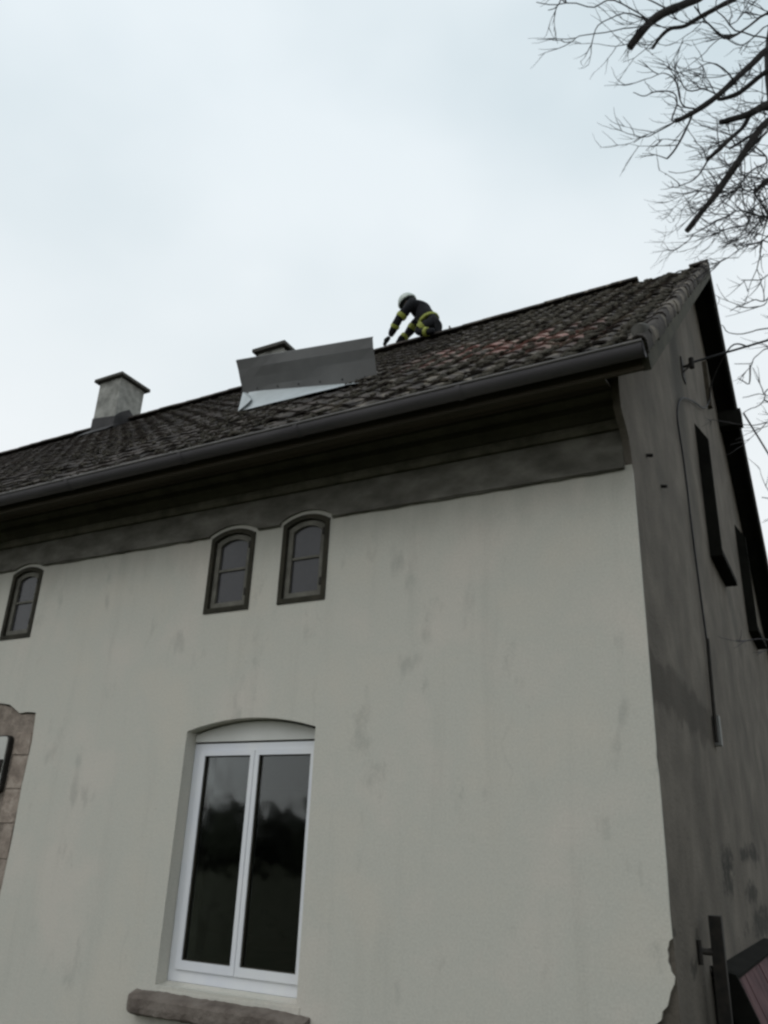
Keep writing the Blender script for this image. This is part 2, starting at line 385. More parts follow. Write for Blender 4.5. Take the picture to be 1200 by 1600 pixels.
# pale plaster skin, chipped away at the foot of the corner and around the old doorway
door = [(-6.98, .0), (-5.712, .0), (-5.706, .6), (-5.718, 1.2), (-5.70, 1.75), (-5.712, 2.2), (-5.69, 2.58), (-5.715, 2.85), (-5.83, 2.862), (-5.95, 2.855),
        (-6.03, 2.90), (-6.12, 2.945), (-6.27, 2.965), (-6.5, 2.96), (-6.72, 2.95), (-6.93, 2.86), (-6.99, 2.5), (-6.97, 1.4)]
edge = [(0.0, 4.46), (0, 3.2), (-.002, 2.42), (-.006, 2.36), (0, 2.25), (0, 1.75), (-.004, 1.5), (-.002, 1.36), (-.020, 1.345), (-.026, 1.32), (-.034, 1.30), (-.030, 1.27), (-.036, 1.24), (-.026, 1.215), (-.022, 1.19),
        (-.006, 1.165), (-.012, 1.13), (-.035, 1.09), (-.048, 1.05), (-.058, 1.02), (-.088, .99), (-.096, .95), (-.135, .92), (-.15, .90), (-.21, .80), (-.25, .66), (-.33, .52), (-.36, .3), (-.40, .0)]
outer = [(XL, 0.0), (-6.98, 0.0)] + door[::-1][0:0]
# the doorway runs down to the ground, so it is a notch in the outline
dn = door[::-1]
outer = [(XL, 0.0)] + [(-6.98, 0.0)] + dn[:-2][0:] + [(-5.706, .6), (-5.712, 0.0)]
seen = []; outer2 = []
for p in outer:
    if p not in seen: seen.append(p); outer2.append(p)
outer = outer2 + [(-.40, 0.0)] + edge[::-1][1:] + [(XL, 4.46)]
pl = MB()
holes = [arch(*WIN)] + [arch(*a) for a in ATT]
pl.poly(outer, holes, 'y', 0.0, .03, .30)
pl.build('plaster', M_PL, house)
# masonry core behind the skin
co = MB()
def grow(a, d): return arch(a[0] - d, a[1] + d, a[2] - d, a[3] + d, a[4] + d)
co.poly([(XL, 0), (-.001, 0), (-.001, 4.9), (XL, 4.9)], [grow(WIN, .006)] + [grow(a, .006) for a in ATT], 'y', .031, .42)
co.build('masonry', M_GB, house)
# frieze: a stained band a little proud of the skin, notched round the attic windows
fz0 = [(0.0, 4.318), ]
zb = lambda x: 4.322 + (-x) * .0065
pts = [(-.052, zb(0))]
x = 0
cuts = sorted([a for a in ATT], key=lambda a: -a[1])
for a in cuts:
    xa, xb = a[1] + .028, a[0] - .028
    k = int((pts[-1][0] - xa) / .12)
    x_start = pts[-1][0]
    for i in range(1, k): xx = x_start + (xa - x_start) * i / k; pts.append((xx, zb(xx) + random.uniform(-.008, .008)))
    pts.append((xa, zb(xa)))
    ar = [p for p in arch(a[0] - .028, a[1] + .028, 4.0, a[3] + .03, a[4] + .035)][2:]
    pts += [p for p in ar if p[1] > zb(xa) + .002]
    pts.append((xb, zb(xb)))
pts.append((XL, zb(XL)))
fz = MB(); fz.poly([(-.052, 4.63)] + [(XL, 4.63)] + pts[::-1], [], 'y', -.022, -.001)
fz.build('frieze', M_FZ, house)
# thin drip bead along the foot of the frieze
bd = MB()
segs = [(-.053, cuts[0][1] + .03), (cuts[0][0] - .03, cuts[1][1] + .03), (cuts[1][0] - .03, cuts[2][1] + .03), (cuts[2][0] - .03, XL)]
for xa, xb in segs:
    n_ = max(2, int((xa - xb) / .25)); xs = [xa + (xb - xa) * i / n_ for i in range(n_ + 1)]
    bd.tube([(q, -.026, zb(q) + .012 + random.uniform(-.004, .004)) for q in xs], .011, 5)
bd.build('drip_bead', M_FZ, house)

def prof_x(name, prof, material, x0, x1, parent):
    """profile of (y, z) points swept along x"""
    b = MB(); n = len(prof)
    b.add([(x0, p[0], p[1]) for p in prof] + [(x1, p[0], p[1]) for p in prof], [(i, (i + 1) % n, (i + 1) % n + n, i + n) for i in range(n)] + [tuple(range(n)), tuple(range(n, 2 * n))[::-1]])
    return b.build(name, material, parent)
XK = -.052
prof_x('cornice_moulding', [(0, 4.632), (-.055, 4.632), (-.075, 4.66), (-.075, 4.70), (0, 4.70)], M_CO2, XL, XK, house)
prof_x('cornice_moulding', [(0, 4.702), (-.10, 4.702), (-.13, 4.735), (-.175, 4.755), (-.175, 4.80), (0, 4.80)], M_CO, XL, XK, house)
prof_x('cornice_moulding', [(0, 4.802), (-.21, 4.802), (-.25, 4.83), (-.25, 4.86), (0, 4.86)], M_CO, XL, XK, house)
for k in range(3):
    prof_x('soffit_board', [(-.19 - k * .125 - .003, 4.862 - k * .02), (-.19 - (k + 1) * .125 + .003, 4.842 - k * .02), (-.19 - (k + 1) * .125 + .003, 4.862 - k * .02), (-.19 - k * .125 - .003, 4.882 - k * .02)], M_SO, XL, XK, house)
prof_x('fascia_board', [(-.565, 4.74), (-.59, 4.74), (-.59, 4.90), (-.565, 4.90)], M_SO, XL, .24, house)

# gable wall with its corbelled shoulder
gb = MB()
def under(y): return roofz(y) - .19
gp = [(0.42, 0), (W, 0), (W, under(W) - .0), (W / 2, under(W / 2)), (0.0005, under(0)), (0.0005, 0)]
gp = gp[:-1] + [(0.0005, 4.0)]
gp = [(0.0005, 0)] + gp[1:]
GW = [(3.95, 5.10, 5.02, 6.40, 6.66), (7.50, 8.65, 5.02, 6.40, 6.66)]
garch = [arch(*a) for a in GW]
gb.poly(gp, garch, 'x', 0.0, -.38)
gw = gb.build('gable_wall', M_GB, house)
# the gable wall's front face is cut back behind the plaster skin
for v in gw.data.vertices:
    if abs(v.co.y - .0005) < 1e-4: v.co.y = .032
    if v.co.y == 0.0 and v.co.z > 4.3: v.co.y = .0
sh = MB(); sh.poly([(.03, 4.30), (.03, under(.03)), (-.24, under(-.24)), (-.245, 4.80), (-.235, 4.70), (-.19, 4.655), (-.11, 4.60), (-.045, 4.53), (-.022, 4.46), (-.003, 4.36)], [], 'x', .003, -.050)
sh.build('corbel', M_GB, house)
rw = MB(); rw.poly([(XL, 0), (0, 0), (0, 4.9), (XL, 4.9)], [], 'y', W - .4, W)
rw.build('rear_wall', M_GB, house)
fw = MB(); fw.poly([(.43, 0), (W - .41, 0), (W - .41, 4.9), (W / 2, under(W / 2) - .02), (.43, 4.9)], [], 'x', XL, XL + .35)
fw.build('end_wall', M_GB, house)
fl = MB(); fl.box(XL + .36, -.39, .43, W - .41, 2.95, 3.1); fl.build('upper_floor', M_DECK, house)

# loft windows of the gable: dark casing boards standing out of the wall
for a in GW:
    r_ = MB(); r_.poly(arch(*a), [], 'x', -.10, -.12)
    wdw = r_.build('gable_window', M_GL2, house)
    c_ = MB()
    # near side board, head taper, sill board
    y0, y1, z0, zs, zt = a
    c_.add([(0.002, y0 - .03, z0), (.13, y0 - .03, z0), (.13, y0 - .03, zs), (.002, y0 - .03, zt - .02), (0.002, y0 + .02, z0), (.13, y0 + .02, z0), (.13, y0 + .02, zs), (.002, y0 + .02, zt - .02)],
           [(0, 1, 2, 3), (7, 6, 5, 4), (0, 4, 5, 1), (1, 5, 6, 2), (2, 6, 7, 3), (3, 7, 4, 0)])
    c_.build('casing_board', M_BB, wdw)
    c_ = MB(); c_.box(.002, .135, y0 - .03, y1 + .05, z0 - .07, z0 - .002); c_.build('sill_board', M_BB, wdw)
    c_ = MB(); c_.poly([(y0 + .03, z0), (y1, z0), (y1, zs - .1), (y0 + .03, zs + .05)], [], 'x', .0, .02)
    c_.build('shutter', M_GB, wdw)
sl = MB(); sl.box(.002, .06, 5.70, 5.80, 7.8, 8.55); sl.build('streak_board', M_SO, house)  # thin board stands in for a dark streak high on the gable

# ------------------------------------------------------------------ roof
RA = math.atan(K); ca, sa = math.cos(RA), math.sin(RA)
E0 = Vector((0, -.69, 4.888 + .01 * K - .045))       # eave line of the boarding under the tiles
def RP(x, b, c): return Vector((x, E0.y + b * ca - c * sa, E0.z + b * sa + c * ca))
LEN = (W / 2 + .69) / ca
roof = MB()
def slab(b_, x0, x1, s0, s1, c0, c1, back=False):
    vs = []
    for x_ in (x0, x1):
        for bb in (s0, s1):
            for cc in (c0, c1):
                p = RP(x_, bb, cc)
                if back: p.y = W - p.y
                vs.append(p)
    b_.add(vs, [(0, 1, 3, 2), (4, 6, 7, 5), (0, 4, 5, 1), (2, 3, 7, 6), (0, 2, 6, 4), (1, 5, 7, 3)])
slab(roof, XL - .2, XV - .03, .06, LEN - .02, -.10, -.012)
slab(roof, XL - .2, XV - .03, .06, LEN - .02, -.10, -.012, True)
rf = roof.build('roof', M_DECK, house)
# verge timbers and barge boards
b_ = MB(); slab(b_, XV - .055, XV - .006, .02, LEN - .03, -.17, .028); b_.build('verge_board', M_VS, rf)
b_ = MB(); b_.tube([RP(XV - .055, .10, .050), RP(XV - .055, .14, .085), RP(XV - .055, .40, .060), RP(XV - .055, .43, .04)], [.030, .046, .045, .035], 12); b_.build('verge_end', M_CC, rf)
b_ = MB(); slab(b_, .01, XV - .06, .16, LEN - .06, -.125, -.103); b_.build('verge_soffit', M_SO, rf)
b_ = MB(); slab(b_, XV - .055, XV - .012, .02, LEN - .03, -.24, .028, True); b_.build('barge_board', M_BB, rf)
b_ = MB(); slab(b_, .01, XV - .06, .16, LEN - .06, -.16, -.103, True); b_.build('verge_soffit', M_BB, rf)
b_ = MB(); slab(b_, XL - .2, XV, 0, LEN, -.008, .045, True); b_.build('rear_slope', M_TI, rf)
pe = MB(); pe.box(-.2, XV + .05, 7.05, 7.25, roofz(7.15) - .52, roofz(7.15) - .26); pe.build('purlin_end', M_BB, rf)

TW, TL, EXP = .30, .395, .33
def tile_mesh(name, jit, edge=False, roll=.029):
    b_ = MB(); prof = []; n = 8
    for i in range(n + 1):
        u = i / n
        c = roll * max(0, math.sin(PI * min(1, max(0, (u - .40) / .60)))) + .004 * math.cos(u * 6)
        prof.append((u * (TW + .012), c))
    if edge: prof = [(0, .004), (.10, 0), (.18, .006), (.215, .045), (.25, .055), (.285, .045), (.302, .012), (.304, -.06), (.294, -.06)]
    rnd = random.Random(jit)
    vs = []
    bl = [0, .13, .26, TL]
    for j, b0 in enumerate(bl):
        for u, c in prof:
            e = rnd.uniform(-.006, .006) if j == 0 else 0
            vs.append((u, b0 + e, c + (.014 if edge else .030) - (.010 if edge else .026) * b0 / TL + rnd.uniform(-.002, .002)))
    m_ = len(prof)
    fs = [(j * m_ + i, j * m_ + i + 1, (j + 1) * m_ + i + 1, (j + 1) * m_ + i) for j in range(3) for i in range(m_ - 1)]
    b_.add(vs, fs, True)
    lip = [vs[i] for i in range(m_)] + [(v[0], v[1] + .004, v[2] - .020) for v in vs[:m_]]
    b_.add(lip, [(i, i + m_, i + m_ + 1, i + 1) for i in range(m_ - 1)])
    return b_
tvars = [tile_mesh('tile', k) for k in range(5)] + [tile_mesh('tile', 50 + k, roll=.016) for k in range(5)] + [tile_mesh('tile', 90 + k, roll=.007) for k in range(5)]
tmesh = []
for k, t in enumerate(tvars): tmesh.append(t.mesh('tile', M_TI))
vmesh = [tile_mesh('verge_tile', 30 + k, True).mesh('verge_tile', M_TI) for k in range(2)]
ROT = Matrix(((1, 0, 0), (0, ca, -sa), (0, sa, ca))).to_4x4()
cols = int((XV - XL) / TW); rows = int(LEN / EXP)
places = []
for r in range(rows + 1):
    for c_ in range(cols):
        b0 = r * EXP
        if b0 + TL > LEN + .10: continue
        xx = XV - (c_ + 1) * TW
        p = RP(xx, b0, 0)
        rnd = random.Random(r * 977 + c_)
        worn = 1.0 if xx > -3.5 else .55
        M_ = Matrix.Translation(p + Vector((rnd.uniform(-.005, .005), 0, 0))) @ ROT @ Matrix.Rotation(rnd.uniform(-.022, .022) * worn, 4, 'Z') @ Matrix.Rotation(rnd.uniform(-.03, .03) * worn, 4, 'Y') @ Matrix.Translation((0, rnd.uniform(-.018, .018) * worn, rnd.uniform(0, .010) * worn))
        places.append(((p - CAM).length, c_, r, M_, rnd.randrange(5) + (5 if xx < -2.6 - rnd.uniform(0, 1.4) else 0) + (5 if xx < -5.5 - rnd.uniform(0, 2.0) else 0)))
places.sort(key=lambda q: q[0])
many = MB(); cnt = 0
for d, c_, r, M_, kk in places:
    if cnt < 295:
        o = bpy.data.objects.new('verge_tile' if c_ == 0 else 'tile', vmesh[kk % 2] if c_ == 0 else tmesh[kk]); C.objects.link(o)
        o.parent = rf; o.matrix_local = M_; cnt += 1
    else:
        src = tvars[kk]
        if c_ == 0: src = tile_mesh('v', kk, True)
        many.add([M_ @ Vector(v) for v in src.v], src.f, True)
tag(many.build('roof_tiles', M_TI, rf), kind='stuff')

# ridge: half-round caps, the last metre has lost them but for the end piece
cap = MB()
n = 8; L = .40
for (xa, xb, ra, rb) in ((0, L, .112, .106),):
    vs = []
    for x_, r_ in ((xa, ra), (xb, rb)):
        for i in range(n + 1): t = PI * i / n; vs.append((x_, math.cos(t) * r_ * 1.1, math.sin(t) * r_ * .8 - .03))
        for i in range(n + 1): t = PI * i / n; vs.append((x_, math.cos(t) * (r_ - .014) * 1.1, math.sin(t) * (r_ - .014) * .8 - .03))
    m_ = n + 1
    fs = [(i, i + 1, i + 1 + 2 * m_, i + 2 * m_) for i in range(n)] + [(i + m_, i + 3 * m_, i + 1 + 3 * m_, i + 1 + m_) for i in range(n)] + [(i, i + m_, i + 1 + m_, i + 1) for i in range(n)]
    cap.add(vs, fs)
cme = cap.mesh('ridge_tile', M_TI)
zr = roofz(W / 2)
xs = -.78
while xs > XL:
    o = link('ridge_tile', cme, rf); o.location = (xs - .36, W / 2, zr + .02 + random.uniform(-.006, .006)); o.rotation_euler = (0, random.uniform(-.01, .01), random.uniform(-.01, .01)); xs -= .36
o = link('ridge_tile', cme, rf); o.location = (.02, W / 2, zr - .03); o.rotation_euler = (0, -.06, 0); o.scale = (.68, 1.0, 1.0)
o['label'] = 'single ridge cap left at the gable end'

# moss cushions and debris on the weathered right-hand part of the roof
mo = MB()
ico = bmesh.new(); bmesh.ops.create_icosphere(ico, subdivisions=1, radius=1)
iv = [v.co.copy() for v in ico.verts]; jf = [tuple(v.index for v in f.verts) for f in ico.faces]; ico.free()
rnd = random.Random(5)
for k in range(7500):
    x_ = XV - abs(rnd.gauss(0, 1)) * 5.5 - .02
    if x_ < -15: continue
    b0 = rnd.random() ** 1.2 * (LEN - .2)
    dens = noise.noise(Vector((x_ * .9, b0 * .7, 3)))
    if dens < -.12 and rnd.random() < .75: continue
    b0 = round(b0 / EXP) * EXP + rnd.uniform(-.035, .09) if rnd.random() < .75 else b0
    if b0 < 0.02: b0 = .02
    s_ = rnd.uniform(.012, .034) * (1.15 if x_ > -2.5 else .7)
    if x_ > -4.2:                    # moss cushions put in the troughs, darkening them between the rolls
        cc = math.floor((XV - x_) / TW); x_ = XV - (cc + 1) * TW + TW * (.20 + rnd.gauss(0, .11))
    P_ = RP(x_, b0, .03 + rnd.uniform(0, .02)); sx, sy, sz = s_ * rnd.uniform(.8, 1.7), s_ * rnd.uniform(.8, 1.5), s_ * rnd.uniform(.35, .8)
    mo.add([P_ + (ROT @ Vector((v.x * sx, v.y * sy, v.z * sz))) * rnd.uniform(.8, 1.15) for v in iv], jf, True)
tag(mo.build('moss', M_MOSS, rf), kind='stuff')

# gutter
gt = MB()
GY, GZ, GR = -.680, 4.852, .066
def gutter_run(x0, x1, r, dz=0.0, dz1=None):
    dz1 = dz if dz1 is None else dz1
    n = 10; vs = []
    for x_, d_ in ((x0, dz), (x1, dz1)):
        for rr in (r, r - .006):
            for i in range(n + 1): t = PI + PI * i / n; vs.append((x_, GY + math.cos(t) * rr, GZ + d_ + math.sin(t) * rr * 1.15))
    m_ = n + 1
    fs = [(i, i + 1, i + 1 + 2 * m_, i + 2 * m_) for i in range(n)] + [(i + m_, i + 3 * m_, i + 1 + 3 * m_, i + 1 + m_) for i in range(n)]
    return vs, fs
joints = [XV - .02, -1.02, -2.42, -3.62, -5.0, -6.6, -8.4, -10.2, -12.0, -14, -16, XL]
for i in range(len(joints) - 1):
    b_ = MB(); b_.add(*gutter_run(joints[i], joints[i + 1], GR, .0), smooth=True)
    o = b_.build('gutter', M_GU, house)
    l_ = MB(); l_.tube([(joints[i], GY - GR, GZ + .004), (joints[i + 1], GY - GR, GZ + .004)], .011, 6); l_.build('gutter_lip', M_GUL, o)
    if i:
        k_ = MB(); k_.add(*gutter_run(joints[i] - .02, joints[i] + .02, GR + .006), smooth=True); k_.build('gutter_joint', M_GU, o)
ec = MB(); n = 10
ec.add([(XV - .015, GY + math.cos(PI + PI * i / n) * (GR + .004), GZ + math.sin(PI + PI * i / n) * (GR + .004) * 1.15) for i in range(n + 1)], [tuple(range(n + 1))])
ec.add([(XV - .022, GY + math.cos(PI + PI * i / n) * (GR + .004), GZ + math.sin(PI + PI * i / n) * (GR + .004) * 1.15) for i in range(n + 1)], [tuple(range(n + 1))[::-1]])
ec.build('gutter_end', M_GU, house)

# ------------------------------------------------------------------ attic windows
for k, a in enumerate(ATT):
    b_ = MB(); b_.ring(arch(*(a[0] + .002, a[1] - .002, a[2] + .002, a[3], a[4] - .002)), inset_arch(*a, .044), 'y', -.012, .10)
    wn_ = b_.build('attic_window', M_WD, house)
    b_ = MB(); b_.ring(inset_arch(*a, .050), inset_arch(*a, .096), 'y', .018, .06); b_.build('sash', M_WF, wn_)
    zm = a[2] + (a[3] - a[2]) * .56
    b_ = MB(); b_.box(a[0] + .097, a[1] - .097, .024, .050, zm - .011, zm + .011); b_.build('muntin', M_WF, wn_)
    ia = inset_arch(*a, .098)
    lo = [(ia[0][0], ia[0][1]), (ia[1][0], ia[1][1]), (ia[1][0], zm - .012), (ia[0][0], zm - .012)]
    hi = [(ia[0][0], zm + .012), (ia[1][0], zm + .012)] + ia[2:]
    for q in (lo, hi):
        b_ = MB(); b_.poly(q, [], 'y', .040, .044); b_.build('pane', M_GL2, wn_)
    for zh in (a[2] + .17, a[3] - .10):
        b_ = MB(); b_.box(a[1] - .075, a[1] - .040, .002, .017, zh - .03, zh + .03); b_.build('hinge', M_IRON, wn_)

# ------------------------------------------------------------------ the white casement window
x0, x1, z0, zs, zt = WIN
FY = .125
b_ = MB()
fo = [(x0 + .004, z0 + .02), (x1 - .004, z0 + .02), (x1 - .004, 2.53), (x0 + .004, 2.53)]
fi = [(x0 + .075, z0 + .10), (x1 - .060, z0 + .10), (x1 - .060, 2.475), (x0 + .075, 2.475)]
b_.ring(fo, fi, 'y', FY, FY + .07)
win = b_.build('casement_window', M_PVC, house)
b_ = MB(); hp = arch(x0 + .006, x1 - .006, 2.545, 2.60, 2.70); b_.poly(hp, [], 'y', FY - .012, FY + .06); b_.build('head_panel', M_PVC2, win)
b_ = MB(); b_.box(x0 + .006, x1 - .006, FY + .02, FY + .06, 2.531, 2.544); b_.build('painted_shadow_gap', M_WD, win)  # dark strip coloured to stand for the shadow between frame and head panel
mid = (x0 + .075 + x1 - .060) / 2 - .005
for (xa, xb) in ((x0 + .078, mid - .003), (mid + .003, x1 - .063)):
    so = [(xa, z0 + .103), (xb, z0 + .103), (xb, 2.472), (xa, 2.472)]
    dl, dr = (.052, .040) if xa < mid - .1 else (.040, .036)
    si = [(xa + dl, z0 + .165), (xb - dr, z0 + .165), (xb - dr, 2.432), (xa + dl, 2.432)]
    b_ = MB(); b_.ring(so, si, 'y', FY - .016, FY + .05); sash = b_.build('sash', M_PVC, win)
    b_ = MB(); b_.ring([(p[0] + (.0 if i in (0, 3) else 0), p[1]) for i, p in enumerate(si)], [(si[0][0] + .007, si[0][1] + .007), (si[1][0] - .007, si[1][1] + .007), (si[2][0] - .007, si[2][1] - .007), (si[3][0] + .007, si[3][1] - .007)], 'y', FY - .006, FY + .03)
    b_.build('gasket', M_WD, win)
    b_ = MB(); b_.box(si[0][0] + .002, si[1][0] - .002, FY + .012, FY + .018, si[0][1] + .002, si[2][1] - .002); b_.build('pane', M_GL, win)
# cement fillet under the frame and the stone sill
b_ = MB()
for i in range(14):
    xa = x0 + (x1 - x0) * i / 14; xb = x0 + (x1 - x0) * (i + 1) / 14
b_.add([(x0 + .002, -.004, .735), (x1 + .03, -.006, .752), (x1 - .002, .12, .784), (x0 + .002, .12, .784), (x0 + .002, -.004, .66), (x1 + .03, -.006, .66), (x1 - .002, .12, .66), (x0 + .002, .12, .66)],
       [(0, 1, 2, 3), (4, 7, 6, 5), (0, 4, 5, 1), (1, 5, 6, 2), (2, 6, 7, 3), (3, 7, 4, 0)])
b_.build('cement_fillet', M_PL, house)
bm = bmesh.new()
n = 60; SX0, SX1 = -3.97, -2.40
for i in range(n + 1):
    xx = SX0 + (SX1 - SX0) * i / n
    e = min(1, min(i, n - i) / 2.0)
    pr = []
    for (y_, z_) in ((.05, .565), (-.095, .575), (-.122, .592), (-.126, .630), (-.122, .680), (-.108, .700), (-.02, .722), (.05, .732)):
        k_ = .009 * noise.noise(Vector((xx * 6, y_ * 9, z_ * 9))) + .008 * noise.noise(Vector((xx * 23, y_ * 30, z_ * 30)))
        sag = -.02 * max(0, (xx + 2.62) / .22)
        pr.append(bm.verts.new((xx, y_ * (.75 + .25 * e) + k_, z_ + k_ + sag * (z_ > .65))))
    if i:
        for j in range(7): bm.faces.new((last[j], last[j + 1], pr[j + 1], pr[j]))
    else: bm.faces.new(pr)
    last = pr
bm.faces.new(last[::-1])
bmesh.ops.recalc_face_normals(bm, faces=bm.faces)
me = bpy.data.meshes.new('window_sill'); bm.to_mesh(me); bm.free(); me.materials.append(M_ST); link('window_sill', me, house)

# ------------------------------------------------------------------ bared stone in the old doorway, and the cabinet in it
b_ = MB(); b_.poly([(-6.975, 0.0), (-5.715, 0), (-5.722, 1.2), (-5.705, 1.75), (-5.715, 2.2), (-5.70, 2.55), (-5.72, 2.84), (-5.95, 2.845), (-6.10, 2.92), (-6.28, 2.955), (-6.7, 2.94), (-6.92, 2.85), (-6.98, 2.4)], [], 'y', .018, .0295)
bared = b_.build('bared_mortar', M_MO, house)
zz = .02; row = 0
CABX0, CABX1, CABZ0, CABZ1 = -6.38, -5.965, 2.12, 2.645
while zz < 2.90:
    h = random.choice([.22, .30, .36]); xx = -6.96 + random.uniform(0, .06)
    while xx < -5.74:
        ww = random.uniform(.26, .5); xe = min(xx + ww, -5.722)
        if xe > -5.80: xe = -5.722
        top = zz + h
        if top < (2.83 if xx > -6.1 else 2.90) and not (xe > CABX0 and xx < CABX1 and top > CABZ0 and zz < CABZ1):
            s_ = MB(); s_.box(xx + .008, xe - .008, .011 + random.uniform(0, .005), .0178, zz + .008, top - .008, .006)
            s_.build('stone', M_BR, bared)
        elif top < 2.83 and xe > CABX1 + .05 and xx < CABX1 + .1:
            s_ = MB(); s_.box(max(xx, CABX1) + .025, xe - .008, .011 + random.uniform(0, .005), .0178, zz + .008, top - .008, .006)
            s_.build('stone', M_BR, bared)
        xx = xe
    zz += h
cab = thing('meter_cabinet', 'small off-white cabinet with dark latch set in the bared stonework', 'cabinet', (-6.17, 0, CABZ0))
def rrect(x0, x1, z0, z1, r, n=4):
    pts = []
    for cx_, cz_, a0 in ((x1 - r, z0 + r, -PI / 2), (x1 - r, z1 - r, 0), (x0 + r, z1 - r, PI / 2), (x0 + r, z0 + r, PI)):
        for i in range(n + 1): t = a0 + PI / 2 * i / n; pts.append((cx_ + r * math.cos(t), cz_ + r * math.sin(t)))
    return pts
b_ = MB(); b_.poly(rrect(CABX0, CABX1, CABZ0, CABZ1, .05), [], 'y', -.03, .017); b_.build('casing', M_IRON, cab)
b_ = MB(); b_.poly(rrect(CABX0 + .012, CABX1 - .022, CABZ0 + .02, CABZ1 - .012, .04), [], 'y', -.042, -.031); b_.build('door', M_CAB, cab)
b_ = MB(); b_.box(CABX1 - .062, CABX1 - .022, -.058, -.0425, 2.30, 2.42); b_.build('latch', M_IRON, cab)

# ------------------------------------------------------------------ chimneys
def chimney(x0, x1, y0, y1, ztop, flash=True, labelled=None):
    b_ = MB(); zb_ = roofz(min(y0, W - y1)) - .3
    b_.box(x0, x1, y0, y1, zb_, ztop - .10, .006)
    ch = b_.build('chimney', M_CH, house)
    if labelled: ch['label'] = labelled
    c_ = MB(); c_.box(x0 - .09, x1 + .09, y0 - .09, y1 + .09, ztop - .09, ztop - .02, .004); c_.box(x0 - .02, x1 + .02, y0 - .02, y1 + .02, ztop - .0985, ztop - .091)
    c_.build('chimney_cap', M_CC, ch)
    if flash:
        f_ = MB(); e = .015
        zf = roofz(y0)
        f_.add([(x0 - e, y0 - e, zf - .1), (x1 + e, y0 - e, zf - .1), (x1 + e, y0 - e, zf + .26), (x0 - e, y0 - e, zf + .34)], [(0, 1, 2, 3)])
        ys = [(y0 - e, zf + .26), (y0 + .1, zf + .40), (W / 2 - .12, zr + .20), (W / 2 - .0, zr + .12), (y1 + e, zf + .14)]
        f_.add([(x1 + e, y, z) for y, z in ys] + [(x1 + e, y1 + e, zf - .1), (x1 + e, y0 - e, zf - .1)], [(0, 1, 2, 3, 4, 5, 6)])
        f_.add([(x0 - e, y, z) for y, z in ys] + [(x0 - e, y1 + e, zf - .1), (x0 - e, y0 - e, zf - .1)], [(0, 1, 2, 3, 4, 5, 6)])
        f_.add([(x0 - .12, y0 - .25, roofz(y0 - .25) + .03), (x1 + .12, y0 - .25, roofz(y0 - .25) + .03), (x1 + .12, y0 - e, zf + .05), (x0 - .12, y0 - e, zf + .05)], [(0, 1, 2, 3)])
        f_.build('flashing', M_LEAD, ch)
chimney(-12.02, -11.38, 5.02, 5.68, 10.98, True, 'tall weathered chimney near the left')
chimney(-7.80, -7.22, 5.10, 5.68, 10.60, True, 'chimney behind the metal sheet')

# ------------------------------------------------------------------ bent metal sheet
A = Vector((-4.78, 1.32, 6.60)); B = Vector((-2.93, .80, 6.205))            # foot of the bright flap
F0 = Vector((-4.80, 1.42, 6.92)); F1 = Vector((-2.99, 1.47, 6.665))          # fold
T0 = Vector((-4.90, 1.25, 7.30)); T1 = Vector((-2.985, 1.313, 7.118))
sheet = thing('bent_metal_sheet', 'large bent grey metal sheet standing up on the roof tiles below the ridge', 'metal sheet', (-3.9, 1.3, 6.55))
def panel(name, quad, th, material, parent, nseg=10, wob=.0):
    q = [Vector(p) for p in quad]; nrm = (q[1] - q[0]).cross(q[3] - q[0]).normalized(); b_ = MB()
    vs = []; M2 = 4
    for s_ in (0, 1):
        for i in range(nseg + 1):
            for j in range(M2 + 1):
                u, v = i / nseg, j / M2
                p = (q[0] * (1 - u) + q[1] * u) * (1 - v) + (q[3] * (1 - u) + q[2] * u) * v
                p = p + nrm * (wob * noise.noise(Vector((u * 3, v * 2, 1))) - s_ * th); vs.append(p)
    S = (nseg + 1) * (M2 + 1); fs = []
    for i in range(nseg):
        for j in range(M2):
            a = i * (M2 + 1) + j; fs += [(a, a + M2 + 1, a + M2 + 2, a + 1), (S + a, S + a + 1, S + a + M2 + 2, S + a + M2 + 1)]
    for i in range(nseg):
        a = i * (M2 + 1); fs.append((a, S + a, S + a + M2 + 1, a + M2 + 1)); a += M2; fs.append((a, a + M2 + 1, S + a + M2 + 1, S + a))
    for j in range(M2):
        fs.append((j, j + 1, S + j + 1, S + j)); a = nseg * (M2 + 1) + j; fs.append((a, S + a, S + a + 1, a + 1))
    b_.add(vs, fs); return b_.build(name, material, parent)
panel('upper_panel', (F0 + Vector((-.06, .02, -.06)), F1, T1, T0), .004, M_SH, sheet, wob=.035)
panel('rolled_edge', (T0 + Vector((0, .004, 0)), T1 + Vector((0, .004, 0)), T1 + Vector((0, .012, .016)), T0 + Vector((0, .012, .016))), .008, M_SH, sheet)
panel('lower_flap', (A, B, F1 + Vector((-.10, 0.005, -.01)), F0 + Vector((0.02, .005, 0))), .003, M_ZN, sheet, wob=.016)
for k in range(6):
    t_ = (k + .5) / 6; p_ = F0.lerp(F1, t_) + Vector((0, -.012, .03)); b_ = MB(); b_.tube([p_ + Vector((0, .012, 0)), p_ + Vector((0, -.004, 0))], .011, 8); b_.build('rivet', M_LEAD, sheet)
b_ = MB(); e_ = A + Vector((-.02, -.03, -.02)); b_.add([A + Vector((.13, -.045, .05)), e_, F0 + Vector((-.05, -.03, -.01)), A + Vector((.14, .0, .12)), A + Vector((.0, .03, 0)), F0 + Vector((.0, .03, 0))], [(0, 1, 2, 3), (1, 4, 5, 2), (0, 3, 5, 4), (3, 2, 5), (0, 4, 1)])
b_.build('end_flap', M_ZN, sheet)

